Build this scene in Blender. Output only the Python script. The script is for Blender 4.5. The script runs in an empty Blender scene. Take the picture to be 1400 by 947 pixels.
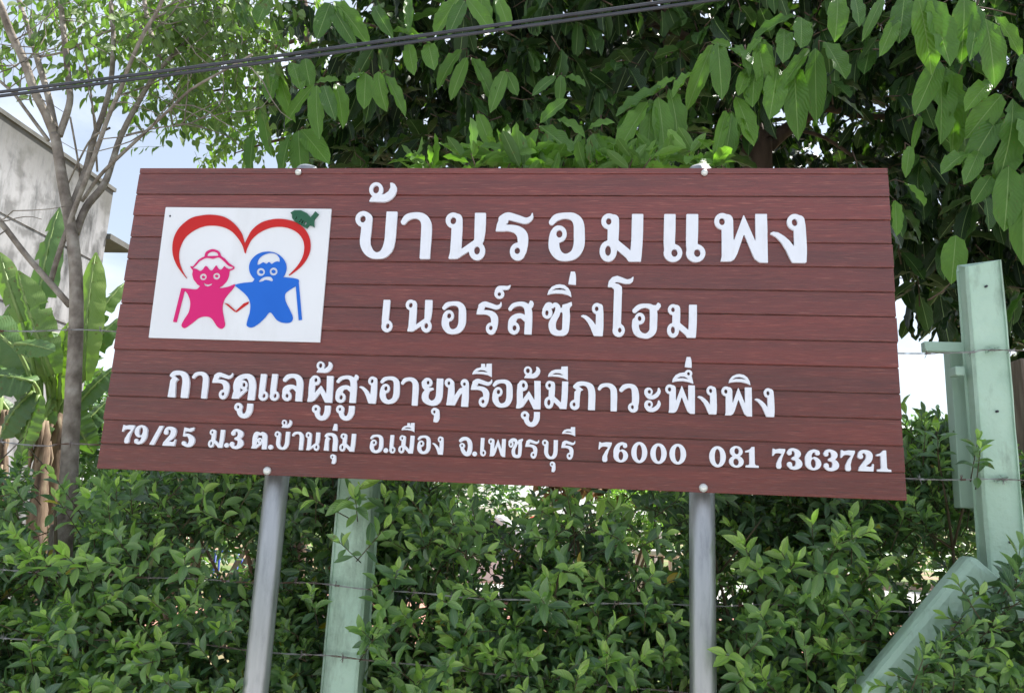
import bpy, bmesh, math, random
import numpy as np
from mathutils import Vector, Matrix
from mathutils.geometry import tessellate_polygon

random.seed(7)
rng = np.random.default_rng(11)
S = bpy.context.scene
COL = S.collection
PI = math.pi

# ------------------------------------------------------------------ camera
CAM = Vector((0.3171, -2.3773, 1.6))
FPX = 1089.0
RW = Matrix(((0.99479342, 0.02223835, -0.09945609),
             (0.09280443, 0.20558272, 0.97422948),
             (0.04211171, -0.97838704, 0.20244852)))      # camera (x right, y down, z ahead) -> world
cam = bpy.data.cameras.new('camera')
cam.sensor_width = 36.0
cam.lens = FPX / 1400 * 36.0
cam.clip_start = 0.05
cam.clip_end = 2000
camo = bpy.data.objects.new('camera', cam)
COL.objects.link(camo)
rot = Matrix(((RW[0][0], -RW[0][1], -RW[0][2]), (RW[1][0], -RW[1][1], -RW[1][2]), (RW[2][0], -RW[2][1], -RW[2][2])))
camo.matrix_world = Matrix.Translation(CAM) @ rot.to_4x4()
S.camera = camo

# ------------------------------------------------------------------ sky, sun, exposure
SUN_EL, SUN_AZ = math.radians(60), math.radians(48)      # azimuth from +Y (away from the camera), positive to the right
sun_dir = Vector((math.sin(SUN_AZ) * math.cos(SUN_EL), math.cos(SUN_AZ) * math.cos(SUN_EL), math.sin(SUN_EL)))
W = bpy.data.worlds.new('World')
S.world = W
W.use_nodes = True
wn, wl = W.node_tree.nodes, W.node_tree.links
wn.clear()
wout = wn.new('ShaderNodeOutputWorld')
wbg = wn.new('ShaderNodeBackground')
wbg.inputs['Strength'].default_value = 0.055
sky = wn.new('ShaderNodeTexSky')
sky.sky_type = 'NISHITA'
sky.sun_disc = False
sky.sun_elevation = SUN_EL
sky.sun_rotation = SUN_AZ
sky.dust_density = 0.5
sky.air_density = 1.4
wtc = wn.new('ShaderNodeTexCoord')
wmap = wn.new('ShaderNodeMapping')
wmap.inputs['Scale'].default_value = (1.0, 1.0, 2.2)
wmap.inputs['Location'].default_value = (0.9, 4.7, 1.6)
wno = wn.new('ShaderNodeTexNoise')
wno.inputs['Scale'].default_value = 2.6
wno.inputs['Detail'].default_value = 8
wno.inputs['Roughness'].default_value = 0.55
wrp = wn.new('ShaderNodeValToRGB')
wrp.color_ramp.elements[0].position = 0.42
wrp.color_ramp.elements[0].color = (0.30, 0.30, 0.30, 1)
wrp.color_ramp.elements[1].position = 0.72
wmix = wn.new('ShaderNodeMix')
wmix.data_type = 'RGBA'
wmix.inputs['B'].default_value = (11.0, 11.6, 12.9, 1)
wl.new(wtc.outputs['Generated'], wmap.inputs['Vector'])
wl.new(wmap.outputs['Vector'], wno.inputs['Vector'])
wl.new(wno.outputs['Fac'], wrp.inputs['Fac'])
wl.new(wrp.outputs['Color'], wmix.inputs['Factor'])
wl.new(sky.outputs['Color'], wmix.inputs['A'])
wl.new(wmix.outputs['Result'], wbg.inputs['Color'])
wl.new(wbg.outputs['Background'], wout.inputs['Surface'])
sl = bpy.data.lights.new('sun', 'SUN')
sl.energy = 5.0
sl.angle = math.radians(0.6)
sl.color = (1.0, 0.96, 0.90)
slo = bpy.data.objects.new('sun', sl)
COL.objects.link(slo)
slo.rotation_euler = (-sun_dir).to_track_quat('-Z', 'Y').to_euler()
S.view_settings.view_transform = 'Standard'
S.view_settings.look = 'None'
S.view_settings.exposure = 1.30
S.view_settings.gamma = 1
S.cycles.max_bounces = 8
S.cycles.transmission_bounces = 4
S.cycles.diffuse_bounces = 4


# ------------------------------------------------------------------ helpers
def at(px, py, Y):
    """point of the plane y = Y seen at pixel (px, py) of the 1400 x 947 photograph"""
    d = RW @ Vector(((px - 700) / FPX, (py - 473.5) / FPX, 1.0))
    return CAM + d * ((Y - CAM.y) / d.y)


def ray_dist(px, py, D):
    d = RW @ Vector(((px - 700) / FPX, (py - 473.5) / FPX, 1.0))
    return CAM + d.normalized() * D


RWi = np.array(RW).T


def to_px(P):
    P = np.atleast_2d(np.asarray(P, float)) - np.array(CAM)
    c = P @ RWi.T
    z = np.maximum(c[:, 2], 1e-3)
    return np.stack([c[:, 0] / z * FPX + 700, c[:, 1] / z * FPX + 473.5, c[:, 2]], 1)


def tag(o, label=None, cat=None, group=None, kind=None):
    if label: o['label'] = label
    if cat: o['category'] = cat
    if group: o['group'] = group
    if kind: o['kind'] = kind
    return o


def empty(name, loc=(0, 0, 0)):
    o = bpy.data.objects.new(name, None)
    o.location = loc
    o.empty_display_size = 0.1
    COL.objects.link(o)
    return o


def link(name, me, parent=None, mat=None):
    o = bpy.data.objects.new(name, me)
    COL.objects.link(o)
    if mat and not me.materials:
        me.materials.append(mat)
    if parent:
        o.parent = parent
        wp = parent.location.copy()
        if parent.parent: wp += parent.parent.location
        o.location = -wp           # mesh data given in world space
    return o


def mesh_np(name, V, F3=None, F4=None, smooth=True, uv=None, tone=None):
    me = bpy.data.meshes.new(name)
    V = np.asarray(V, np.float32)
    nt = 0 if F3 is None else len(F3)
    nq = 0 if F4 is None else len(F4)
    me.vertices.add(len(V))
    me.vertices.foreach_set('co', V.ravel())
    loops = []
    if nt: loops.append(np.asarray(F3, np.int32).ravel())
    if nq: loops.append(np.asarray(F4, np.int32).ravel())
    L = np.concatenate(loops)
    me.loops.add(len(L))
    me.loops.foreach_set('vertex_index', L)
    me.polygons.add(nt + nq)
    st = np.concatenate([np.arange(nt) * 3, nt * 3 + np.arange(nq) * 4]).astype(np.int32)
    me.polygons.foreach_set('loop_start', st)
    if smooth:
        me.polygons.foreach_set('use_smooth', np.ones(nt + nq, bool))
    if uv is not None:
        u = me.uv_layers.new(name='UVMap')
        u.data.foreach_set('uv', np.asarray(uv, np.float32)[L].ravel())
    if tone is not None:
        a = me.attributes.new('tone', 'FLOAT', 'POINT')
        a.data.foreach_set('value', np.asarray(tone, np.float32))
    me.update(calc_edges=True)
    return me


def bm_mesh(name, bm, smooth=False):
    me = bpy.data.meshes.new(name)
    bmesh.ops.recalc_face_normals(bm, faces=bm.faces)
    bm.to_mesh(me)
    bm.free()
    if smooth:
        me.polygons.foreach_set('use_smooth', [True] * len(me.polygons))
    return me


def box_bm(c, s, bev=0.0, bm=None, rotm=None):
    bm = bm or bmesh.new()
    m = Matrix.Translation(Vector(c)) @ (rotm.to_4x4() if rotm else Matrix.Identity(4)) @ Matrix.Diagonal((s[0], s[1], s[2], 1))
    r = bmesh.ops.create_cube(bm, size=1.0, matrix=m)
    if bev > 0:
        es = {e for v in r['verts'] for e in v.link_edges}
        bmesh.ops.bevel(bm, geom=list(es), offset=bev, segments=2, affect='EDGES', profile=0.5)
    return bm


def catmull(pts, n=6):
    P = [np.array(p, float) for p in pts]
    if len(P) < 3:
        return [P[0] + (P[-1] - P[0]) * t for t in np.linspace(0, 1, n + 1)]
    Q = [2 * P[0] - P[1]] + P + [2 * P[-1] - P[-2]]
    out = []
    for i in range(1, len(Q) - 2):
        p0, p1, p2, p3 = Q[i - 1:i + 3]
        for k in range(n):
            t = k / n
            out.append(0.5 * ((2 * p1) + (-p0 + p2) * t + (2 * p0 - 5 * p1 + 4 * p2 - p3) * t * t + (-p0 + 3 * p1 - 3 * p2 + p3) * t ** 3))
    out.append(P[-1])
    return out


def tube_np(pts, rad, sides=10, knob=0.0):
    P = np.array([list(p) for p in pts], float)
    n = len(P)
    R = np.asarray(rad, float) if np.ndim(rad) else np.full(n, float(rad))
    T = np.gradient(P, axis=0)
    T /= np.linalg.norm(T, axis=1)[:, None] + 1e-12
    ref = np.array([0, 0, 1.0]) if abs(T[0][2]) < 0.9 else np.array([1.0, 0, 0])
    N = np.cross(T[0], ref); N /= np.linalg.norm(N)
    V = []
    ang = np.arange(sides) * 2 * PI / sides
    for i in range(n):
        N = N - T[i] * (N @ T[i]); N /= np.linalg.norm(N) + 1e-12
        B = np.cross(T[i], N)
        r = R[i] * (1 + knob * (rng.random(sides) - 0.5))
        V.append(P[i] + (np.cos(ang) * r)[:, None] * N + (np.sin(ang) * r)[:, None] * B)
    V = np.concatenate(V)
    F = []
    for i in range(n - 1):
        a = i * sides
        for k in range(sides):
            k2 = (k + 1) % sides
            F.append((a + k, a + k2, a + sides + k2, a + sides + k))
    base = len(V)
    V = np.concatenate([V, P[:1], P[-1:]])
    T3 = [(base, (k + 1) % sides, k) for k in range(sides)] + [(base + 1, (n - 1) * sides + k, (n - 1) * sides + (k + 1) % sides) for k in range(sides)]
    return V, np.array(T3), np.array(F)


class Acc:
    """collects tubes into one mesh"""
    def __init__(s): s.V, s.T, s.Q, s.n = [], [], [], 0
    def add(s, V, T, Q):
        s.V.append(V)
        if len(T): s.T.append(np.array(T) + s.n)
        if len(Q): s.Q.append(np.array(Q) + s.n)
        s.n += len(V)
    def tube(s, pts, rad, sides=8, knob=0.0): s.add(*tube_np(pts, rad, sides, knob))
    def mesh(s, name, smooth=True):
        return mesh_np(name, np.concatenate(s.V), np.concatenate(s.T) if s.T else None, np.concatenate(s.Q) if s.Q else None, smooth)


def tube_obj(name, pts, rad, mat, parent=None, sides=10, knob=0.0):
    V, T, Q = tube_np(pts, rad, sides, knob)
    return link(name, mesh_np(name, V, T, Q), parent, mat)


# ------------------------------------------------------------------ materials
def new_mat(name):
    m = bpy.data.materials.new(name)
    m.use_nodes = True
    n, l = m.node_tree.nodes, m.node_tree.links
    return m, n, l, n['Principled BSDF']


def node(n, t, **kw):
    x = n.new(t)
    for k, v in kw.items():
        if hasattr(x, k): setattr(x, k, v)
        else: x.inputs[k.replace('_', ' ')].default_value = v
    return x


def ramp(n, stops):
    r = n.new('ShaderNodeValToRGB')
    e = r.color_ramp.elements
    e[0].position, e[0].color = stops[0][0], (*stops[0][1], 1)
    e[1].position, e[1].color = stops[-1][0], (*stops[-1][1], 1)
    for p, c in stops[1:-1]:
        q = e.new(p); q.color = (*c, 1)
    return r


def noise_mat(name, stops, scale=5, stretch=(1, 1, 1), rough=0.6, bump=0.2, bscale=30, detail=6, metallic=0.0, spec=0.5, coord='Object', bdist=0.01, dirt=None):
    m, n, l, b = new_mat(name)
    tc = node(n, 'ShaderNodeTexCoord')
    mp = node(n, 'ShaderNodeMapping'); mp.inputs['Scale'].default_value = stretch
    oi = node(n, 'ShaderNodeObjectInfo')
    va = node(n, 'ShaderNodeVectorMath', operation='ADD')
    ml = node(n, 'ShaderNodeMath', operation='MULTIPLY'); ml.inputs[1].default_value = 37.0
    l.new(oi.outputs['Random'], ml.inputs[0])
    l.new(tc.outputs[coord], mp.inputs['Vector'])
    l.new(mp.outputs['Vector'], va.inputs[0]); l.new(ml.outputs[0], va.inputs[1])
    no = node(n, 'ShaderNodeTexNoise'); no.inputs['Scale'].default_value = scale; no.inputs['Detail'].default_value = detail
    l.new(va.outputs[0], no.inputs['Vector'])
    r = ramp(n, stops)
    l.new(no.outputs['Fac'], r.inputs['Fac'])
    l.new(r.outputs['Color'], b.inputs['Base Color'])
    if dirt:
        m3 = node(n, 'ShaderNodeMapping'); m3.inputs['Scale'].default_value = (3, 3, 0.8)
        l.new(tc.outputs[coord], m3.inputs[0])
        dn = node(n, 'ShaderNodeTexNoise'); dn.inputs['Scale'].default_value = dirt[0]; dn.inputs['Detail'].default_value = 10; dn.inputs['Roughness'].default_value = 0.7
        l.new(m3.outputs[0], dn.inputs['Vector'])
        dr = ramp(n, [(0.52, (0, 0, 0)), (0.72, (1, 1, 1))]); l.new(dn.outputs['Fac'], dr.inputs['Fac'])
        dm = node(n, 'ShaderNodeMath', operation='MULTIPLY'); dm.inputs[1].default_value = dirt[1]; l.new(dr.outputs['Color'], dm.inputs[0])
        dx = node(n, 'ShaderNodeMix', data_type='RGBA'); dx.inputs['B'].default_value = (*dirt[2], 1)
        l.new(dm.outputs[0], dx.inputs['Factor']); l.new(r.outputs['Color'], dx.inputs['A']); l.new(dx.outputs['Result'], b.inputs['Base Color'])
    b.inputs['Roughness'].default_value = rough
    b.inputs['Metallic'].default_value = metallic
    b.inputs['Specular IOR Level'].default_value = spec
    if bump:
        nb = node(n, 'ShaderNodeTexNoise'); nb.inputs['Scale'].default_value = bscale; nb.inputs['Detail'].default_value = 5
        l.new(va.outputs[0], nb.inputs['Vector'])
        bp = node(n, 'ShaderNodeBump'); bp.inputs['Strength'].default_value = bump; bp.inputs['Distance'].default_value = bdist
        l.new(nb.outputs['Fac'], bp.inputs['Height'])
        l.new(bp.outputs['Normal'], b.inputs['Normal'])
    return m


def leaf_mat(name, stops, rough=0.4, trans=0.35, tcol=(0.3, 0.5, 0.06), spec=0.5, rib=(0.35, 0.5, 0.2), ribw=0.03, veins=14, under=1.35, bump=0.3):
    m, n, l, b = new_mat(name)
    at_ = node(n, 'ShaderNodeAttribute', attribute_name='tone')
    r = ramp(n, stops)
    l.new(at_.outputs['Fac'], r.inputs['Fac'])
    uv = node(n, 'ShaderNodeUVMap')
    sx = node(n, 'ShaderNodeSeparateXYZ')
    l.new(uv.outputs['UV'], sx.inputs[0])
    ab = node(n, 'ShaderNodeMath', operation='SUBTRACT'); ab.inputs[1].default_value = 0.5
    l.new(sx.outputs['X'], ab.inputs[0])
    a2 = node(n, 'ShaderNodeMath', operation='ABSOLUTE'); l.new(ab.outputs[0], a2.inputs[0])
    lt = node(n, 'ShaderNodeMapRange'); lt.inputs['From Min'].default_value = ribw * 0.4; lt.inputs['From Max'].default_value = ribw
    lt.inputs['To Min'].default_value = 0.7; lt.inputs['To Max'].default_value = 0.0
    l.new(a2.outputs[0], lt.inputs['Value'])
    mx = node(n, 'ShaderNodeMix', data_type='RGBA')
    mx.inputs['B'].default_value = (*rib, 1)
    l.new(lt.outputs['Result'], mx.inputs['Factor'])
    # blotchy variation across the blade
    no = node(n, 'ShaderNodeTexNoise'); no.inputs['Scale'].default_value = 2.5; no.inputs['Detail'].default_value = 4
    tc = node(n, 'ShaderNodeTexCoord')
    l.new(tc.outputs['Object'], no.inputs['Vector'])
    hs = node(n, 'ShaderNodeHueSaturation')
    mr = node(n, 'ShaderNodeMapRange'); mr.inputs['To Min'].default_value = 0.7; mr.inputs['To Max'].default_value = 1.3
    l.new(no.outputs['Fac'], mr.inputs['Value'])
    l.new(mr.outputs['Result'], hs.inputs['Value'])
    l.new(r.outputs['Color'], hs.inputs['Color'])
    l.new(hs.outputs['Color'], mx.inputs['A'])
    sp = node(n, 'ShaderNodeTexNoise'); sp.inputs['Scale'].default_value = 26; sp.inputs['Detail'].default_value = 3
    l.new(tc.outputs['Object'], sp.inputs['Vector'])
    sr = ramp(n, [(0.66, (0, 0, 0)), (0.72, (0.8, 0.8, 0.8))]); l.new(sp.outputs['Fac'], sr.inputs['Fac'])
    sm = node(n, 'ShaderNodeMix', data_type='RGBA'); sm.inputs['B'].default_value = (0.16, 0.10, 0.035, 1)
    l.new(sr.outputs['Color'], sm.inputs['Factor']); l.new(mx.outputs['Result'], sm.inputs['A'])
    mx = sm
    # paler underside
    geo = node(n, 'ShaderNodeNewGeometry')
    hu = node(n, 'ShaderNodeHueSaturation'); hu.inputs['Value'].default_value = under; hu.inputs['Saturation'].default_value = 0.85
    l.new(mx.outputs['Result'], hu.inputs['Color'])
    mu = node(n, 'ShaderNodeMix', data_type='RGBA')
    l.new(geo.outputs['Backfacing'], mu.inputs['Factor'])
    l.new(mx.outputs['Result'], mu.inputs['A']); l.new(hu.outputs['Color'], mu.inputs['B'])
    l.new(mu.outputs['Result'], b.inputs['Base Color'])
    b.inputs['Roughness'].default_value = rough
    b.inputs['Specular IOR Level'].default_value = spec
    # side veins as relief: v + |u| stripes
    ad = node(n, 'ShaderNodeMath', operation='MULTIPLY_ADD'); ad.inputs[1].default_value = -0.6
    l.new(a2.outputs[0], ad.inputs[0]); l.new(sx.outputs['Y'], ad.inputs[2])
    mv = node(n, 'ShaderNodeMath', operation='MULTIPLY'); mv.inputs[1].default_value = veins * 2 * PI
    l.new(ad.outputs[0], mv.inputs[0])
    sn = node(n, 'ShaderNodeMath', operation='SINE'); l.new(mv.outputs[0], sn.inputs[0])
    bp = node(n, 'ShaderNodeBump'); bp.inputs['Strength'].default_value = bump; bp.inputs['Distance'].default_value = 0.002
    l.new(sn.outputs[0], bp.inputs['Height']); l.new(bp.outputs['Normal'], b.inputs['Normal'])
    tr = node(n, 'ShaderNodeBsdfTranslucent')
    tm = node(n, 'ShaderNodeMix', data_type='RGBA', blend_type='MULTIPLY'); tm.inputs['Factor'].default_value = 0.0
    tm.inputs['Factor'].default_value = 1.0
    g2 = node(n, 'ShaderNodeGamma'); g2.inputs['Gamma'].default_value = 0.6
    l.new(mu.outputs['Result'], g2.inputs['Color'])
    l.new(g2.outputs['Color'], tm.inputs['A']); tm.inputs['B'].default_value = (*[min(1, c * 2.0) for c in tcol], 1)
    l.new(tm.outputs['Result'], tr.inputs['Color'])
    ms = node(n, 'ShaderNodeMixShader')
    tf = node(n, 'ShaderNodeMapRange'); tf.inputs['To Min'].default_value = trans * 0.35; tf.inputs['To Max'].default_value = trans * 1.5
    l.new(at_.outputs['Fac'], tf.inputs['Value']); l.new(tf.outputs['Result'], ms.inputs['Fac'])
    l.new(b.outputs[0], ms.inputs[1]); l.new(tr.outputs[0], ms.inputs[2])
    l.new(ms.outputs[0], n['Material Output'].inputs['Surface'])
    return m


def plank_mat():
    m, n, l, b = new_mat('red brown stained plank')
    tc = node(n, 'ShaderNodeTexCoord'); oi = node(n, 'ShaderNodeObjectInfo')
    ml = node(n, 'ShaderNodeMath', operation='MULTIPLY'); ml.inputs[1].default_value = 53.0
    l.new(oi.outputs['Random'], ml.inputs[0])
    va = node(n, 'ShaderNodeVectorMath', operation='ADD')
    l.new(tc.outputs['Object'], va.inputs[0]); l.new(ml.outputs[0], va.inputs[1])
    # warp so that the grain wanders
    m0 = node(n, 'ShaderNodeMapping'); m0.inputs['Scale'].default_value = (2.2, 2, 5)
    w = node(n, 'ShaderNodeTexNoise'); w.inputs['Scale'].default_value = 1.0; w.inputs['Detail'].default_value = 2
    l.new(va.outputs[0], m0.inputs[0]); l.new(m0.outputs[0], w.inputs['Vector'])
    ws = node(n, 'ShaderNodeVectorMath', operation='SCALE'); ws.inputs['Scale'].default_value = 0.02
    l.new(w.outputs['Color'], ws.inputs[0])
    v2 = node(n, 'ShaderNodeVectorMath', operation='ADD'); l.new(va.outputs[0], v2.inputs[0]); l.new(ws.outputs[0], v2.inputs[1])
    m1 = node(n, 'ShaderNodeMapping'); m1.inputs['Scale'].default_value = (14, 30, 420)
    l.new(v2.outputs[0], m1.inputs[0])
    g = node(n, 'ShaderNodeTexNoise'); g.inputs['Scale'].default_value = 1.0; g.inputs['Detail'].default_value = 4; g.inputs['Roughness'].default_value = 0.6
    l.new(m1.outputs[0], g.inputs['Vector'])
    m2 = node(n, 'ShaderNodeMapping'); m2.inputs['Scale'].default_value = (1.6, 2, 40)
    l.new(v2.outputs[0], m2.inputs[0])
    g2 = node(n, 'ShaderNodeTexNoise'); g2.inputs['Scale'].default_value = 1.0; g2.inputs['Detail'].default_value = 3
    l.new(m2.outputs[0], g2.inputs['Vector'])
    r = ramp(n, [(0.28, (0.075, 0.009, 0.006)), (0.40, (0.142, 0.017, 0.011)), (0.58, (0.165, 0.022, 0.014)), (0.74, (0.34, 0.10, 0.07))])
    l.new(g.outputs['Fac'], r.inputs['Fac'])
    r2 = ramp(n, [(0.35, (0.82, 0.82, 0.82)), (0.65, (1.10, 1.10, 1.10))])
    l.new(g2.outputs['Fac'], r2.inputs['Fac'])
    mx = node(n, 'ShaderNodeMix', data_type='RGBA', blend_type='MULTIPLY'); mx.inputs['Factor'].default_value = 1
    l.new(r.outputs['Color'], mx.inputs['A']); l.new(r2.outputs['Color'], mx.inputs['B'])
    vr = node(n, 'ShaderNodeMapRange'); vr.inputs['To Min'].default_value = 0.86; vr.inputs['To Max'].default_value = 1.14
    l.new(oi.outputs['Random'], vr.inputs['Value'])
    big = node(n, 'ShaderNodeTexNoise'); big.inputs['Scale'].default_value = 1.7; big.inputs['Detail'].default_value = 5
    l.new(va.outputs[0], big.inputs['Vector'])
    br_ = node(n, 'ShaderNodeMapRange'); br_.inputs['From Min'].default_value = 0.3; br_.inputs['From Max'].default_value = 0.7; br_.inputs['To Min'].default_value = 0.82; br_.inputs['To Max'].default_value = 1.15
    l.new(big.outputs['Fac'], br_.inputs['Value'])
    mm = node(n, 'ShaderNodeMath', operation='MULTIPLY'); l.new(vr.outputs['Result'], mm.inputs[0]); l.new(br_.outputs['Result'], mm.inputs[1])
    hv = node(n, 'ShaderNodeHueSaturation'); l.new(mm.outputs[0], hv.inputs['Value']); l.new(mx.outputs['Result'], hv.inputs['Color'])
    l.new(hv.outputs['Color'], b.inputs['Base Color'])
    rr = node(n, 'ShaderNodeMapRange'); rr.inputs['To Min'].default_value = 0.34; rr.inputs['To Max'].default_value = 0.52
    l.new(g2.outputs['Fac'], rr.inputs['Value']); l.new(rr.outputs['Result'], b.inputs['Roughness'])
    b.inputs['Specular IOR Level'].default_value = 0.3
    b.inputs['Coat Weight'].default_value = 1.0
    b.inputs['Coat IOR'].default_value = 1.58
    b.inputs['Coat Roughness'].default_value = 0.26
    ad = node(n, 'ShaderNodeMath', operation='ADD'); l.new(g.outputs['Fac'], ad.inputs[0]); l.new(g2.outputs['Fac'], ad.inputs[1])
    bp = node(n, 'ShaderNodeBump'); bp.inputs['Strength'].default_value = 1.0; bp.inputs['Distance'].default_value = 0.0035
    l.new(ad.outputs[0], bp.inputs['Height']); l.new(bp.outputs['Normal'], b.inputs['Normal'])
    b2 = node(n, 'ShaderNodeBump'); b2.inputs['Strength'].default_value = 0.35; b2.inputs['Distance'].default_value = 0.002
    l.new(g.outputs['Fac'], b2.inputs['Height']); l.new(b2.outputs['Normal'], b.inputs['Coat Normal'])
    return m


M_plank = plank_mat()
M_white = noise_mat('white painted lettering board', [(0.3, (0.74, 0.755, 0.83)), (0.7, (0.79, 0.805, 0.88))], scale=4, rough=0.4, bump=0.04, bscale=60, dirt=(3, 0.22, (0.5, 0.48, 0.45)))
M_panel = noise_mat('white plastic sheet', [(0.3, (0.72, 0.73, 0.77)), (0.7, (0.78, 0.79, 0.83))], scale=3, rough=0.4, bump=0.02, bscale=20, dirt=(1.5, 0.25, (0.45, 0.44, 0.42)))
M_red = noise_mat('red acrylic', [(0.3, (0.50, 0.012, 0.012)), (0.7, (0.55, 0.018, 0.016))], spec=0.3, rough=0.45, bump=0)
M_pink = noise_mat('magenta acrylic', [(0.3, (0.62, 0.010, 0.15)), (0.7, (0.66, 0.014, 0.17))], spec=0.3, rough=0.45, bump=0)
M_blue = noise_mat('blue acrylic', [(0.3, (0.010, 0.12, 0.56)), (0.7, (0.014, 0.14, 0.62))], spec=0.3, rough=0.45, bump=0)
M_dkgreen = noise_mat('dark green acrylic', [(0.3, (0.02, 0.10, 0.055)), (0.7, (0.03, 0.12, 0.065))], spec=0.3, rough=0.45, bump=0)
M_bolt = noise_mat('pale zinc bolt', [(0.3, (0.6, 0.62, 0.6)), (0.7, (0.75, 0.76, 0.74))], rough=0.35, metallic=0.35, bump=0.05)
M_galv = noise_mat('galvanised steel', [(0.25, (0.23, 0.24, 0.25)), (0.42, (0.38, 0.39, 0.405)), (0.75, (0.47, 0.48, 0.495))], scale=3.0, stretch=(14, 14, 1.2), rough=0.42, metallic=0.75, bump=0.12, bscale=6, dirt=(9, 0.35, (0.12, 0.13, 0.15)))
M_post = noise_mat('pale green painted concrete', [(0.28, (0.29, 0.42, 0.33)), (0.42, (0.40, 0.56, 0.45)), (0.75, (0.47, 0.63, 0.52))], scale=4, rough=0.75, bump=0.8, bscale=22, bdist=0.012, dirt=(2.6, 0.85, (0.13, 0.16, 0.12)))
M_poststeel = noise_mat('pale green painted steel', [(0.3, (0.32, 0.46, 0.37)), (0.7, (0.40, 0.56, 0.46))], scale=6, rough=0.5, bump=0.15)
M_wire = noise_mat('rusty barbed wire', [(0.35, (0.12, 0.06, 0.04)), (0.6, (0.33, 0.33, 0.34))], scale=9, rough=0.6, metallic=0.5, bump=0)
M_cable = noise_mat('grey black cable sheath', [(0.3, (0.022, 0.023, 0.032)), (0.7, (0.045, 0.047, 0.062))], scale=12, rough=0.38, bump=0.1, bscale=80)
M_bark = noise_mat('pale grey bark', [(0.28, (0.09, 0.07, 0.055)), (0.5, (0.22, 0.185, 0.155)), (0.75, (0.38, 0.345, 0.30))], scale=9, stretch=(2, 2, 1.8), rough=0.85, bump=0.8, bscale=24)
M_bark2 = noise_mat('dark brown bark', [(0.3, (0.06, 0.038, 0.028)), (0.7, (0.19, 0.125, 0.09))], scale=6, stretch=(2, 2, 0.8), rough=0.9, bump=0.6, bscale=18)
M_twig = noise_mat('brown green twig', [(0.3, (0.05, 0.04, 0.02)), (0.7, (0.12, 0.09, 0.05))], rough=0.8, bump=0)
M_sheath = noise_mat('dry banana sheath', [(0.3, (0.07, 0.045, 0.03)), (0.5, (0.17, 0.115, 0.075)), (0.75, (0.34, 0.28, 0.18))], scale=7, stretch=(3, 3, 0.7), rough=0.85, bump=0.6, bscale=12)
M_petiole = noise_mat('green banana stalk', [(0.3, (0.13, 0.22, 0.05)), (0.7, (0.24, 0.34, 0.10))], rough=0.5, bump=0)
M_concrete = None
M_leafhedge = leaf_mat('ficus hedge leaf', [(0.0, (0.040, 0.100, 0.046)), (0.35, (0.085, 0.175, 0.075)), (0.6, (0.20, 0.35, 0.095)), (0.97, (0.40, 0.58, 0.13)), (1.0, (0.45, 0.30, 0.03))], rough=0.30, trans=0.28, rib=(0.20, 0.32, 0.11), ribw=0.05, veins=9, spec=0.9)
M_leafbig = leaf_mat('large tree leaf', [(0.0, (0.008, 0.024, 0.006)), (0.5, (0.055, 0.135, 0.022)), (1.0, (0.145, 0.29, 0.04))], rough=0.40, trans=0.22, rib=(0.30, 0.42, 0.16), ribw=0.026, veins=13, spec=0.38)  # near-black low tones carry the shade of the crown interior
M_leafsmall = leaf_mat('small drooping leaf', [(0.0, (0.05, 0.095, 0.03)), (0.5, (0.095, 0.155, 0.045)), (1.0, (0.19, 0.26, 0.07))], rough=0.5, trans=0.36, rib=(0.25, 0.36, 0.12), ribw=0.05, veins=8)
M_banana = leaf_mat('banana leaf', [(0.0, (0.045, 0.10, 0.035)), (0.5, (0.11, 0.20, 0.065)), (1.0, (0.30, 0.40, 0.10))], rough=0.40, trans=0.24, rib=(0.42, 0.52, 0.2), ribw=0.04, veins=30, spec=0.5, bump=0.2)
M_deadleaf = leaf_mat('dead brown leaf', [(0.0, (0.10, 0.05, 0.03)), (1.0, (0.30, 0.20, 0.12))], rough=0.8, trans=0.15, tcol=(0.4, 0.25, 0.1), rib=(0.3, 0.2, 0.12))


# ------------------------------------------------------------------ leaves
def leaf_template(kind='oval', seg=4, droop=0.25, fold=0.18, wave=0.0, shape=None):
    """unit leaf: y 0..1 along, x half width .5, returns verts, tris, quads, uv"""
    V, UV = [], []
    ys = np.linspace(0, 1, seg + 1)
    prof = shape or (lambda t: math.sin(PI * t ** 0.85) ** 0.75)
    rows = []
    for i, y in enumerate(ys):
        z = -droop * y * y
        if i in (0, seg):
            V.append((0, y, z)); UV.append((0.5, y)); rows.append([len(V) - 1])
        else:
            h = 0.5 * prof(y)
            wv = wave * math.sin(i * 2.4)
            r = []
            for s in (-1, 0, 1):
                V.append((s * h, y, z + abs(s) * h * fold * 1.0 + s * wv * h)); UV.append((0.5 + s * 0.5, y)); r.append(len(V) - 1)
            rows.append(r)
    T, Q = [], []
    a = rows[1]
    T += [(rows[0][0], a[1], a[0]), (rows[0][0], a[2], a[1])]
    for i in range(1, seg - 1):
        a, b = rows[i], rows[i + 1]
        Q += [(a[0], a[1], b[1], b[0]), (a[1], a[2], b[2], b[1])]
    a = rows[-2]
    T += [(a[0], a[1], rows[-1][0]), (a[1], a[2], rows[-1][0])]
    return np.array(V, float), np.array(T), np.array(Q) if Q else np.zeros((0, 4), int), np.array(UV, float)


class Leaves:
    def __init__(s): s.rec = []
    def add(s, p, d, n, L, w, tone): s.rec.append((*p, *d, *n, L, w, tone))
    def arr(s): return np.array(s.rec, float)


def frames(A):
    D = A[:, 3:6] / np.linalg.norm(A[:, 3:6], axis=1)[:, None]
    X = np.cross(D, A[:, 6:9]); X /= np.linalg.norm(X, axis=1)[:, None] + 1e-9
    Z = np.cross(X, D)
    return X, D, Z


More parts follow.
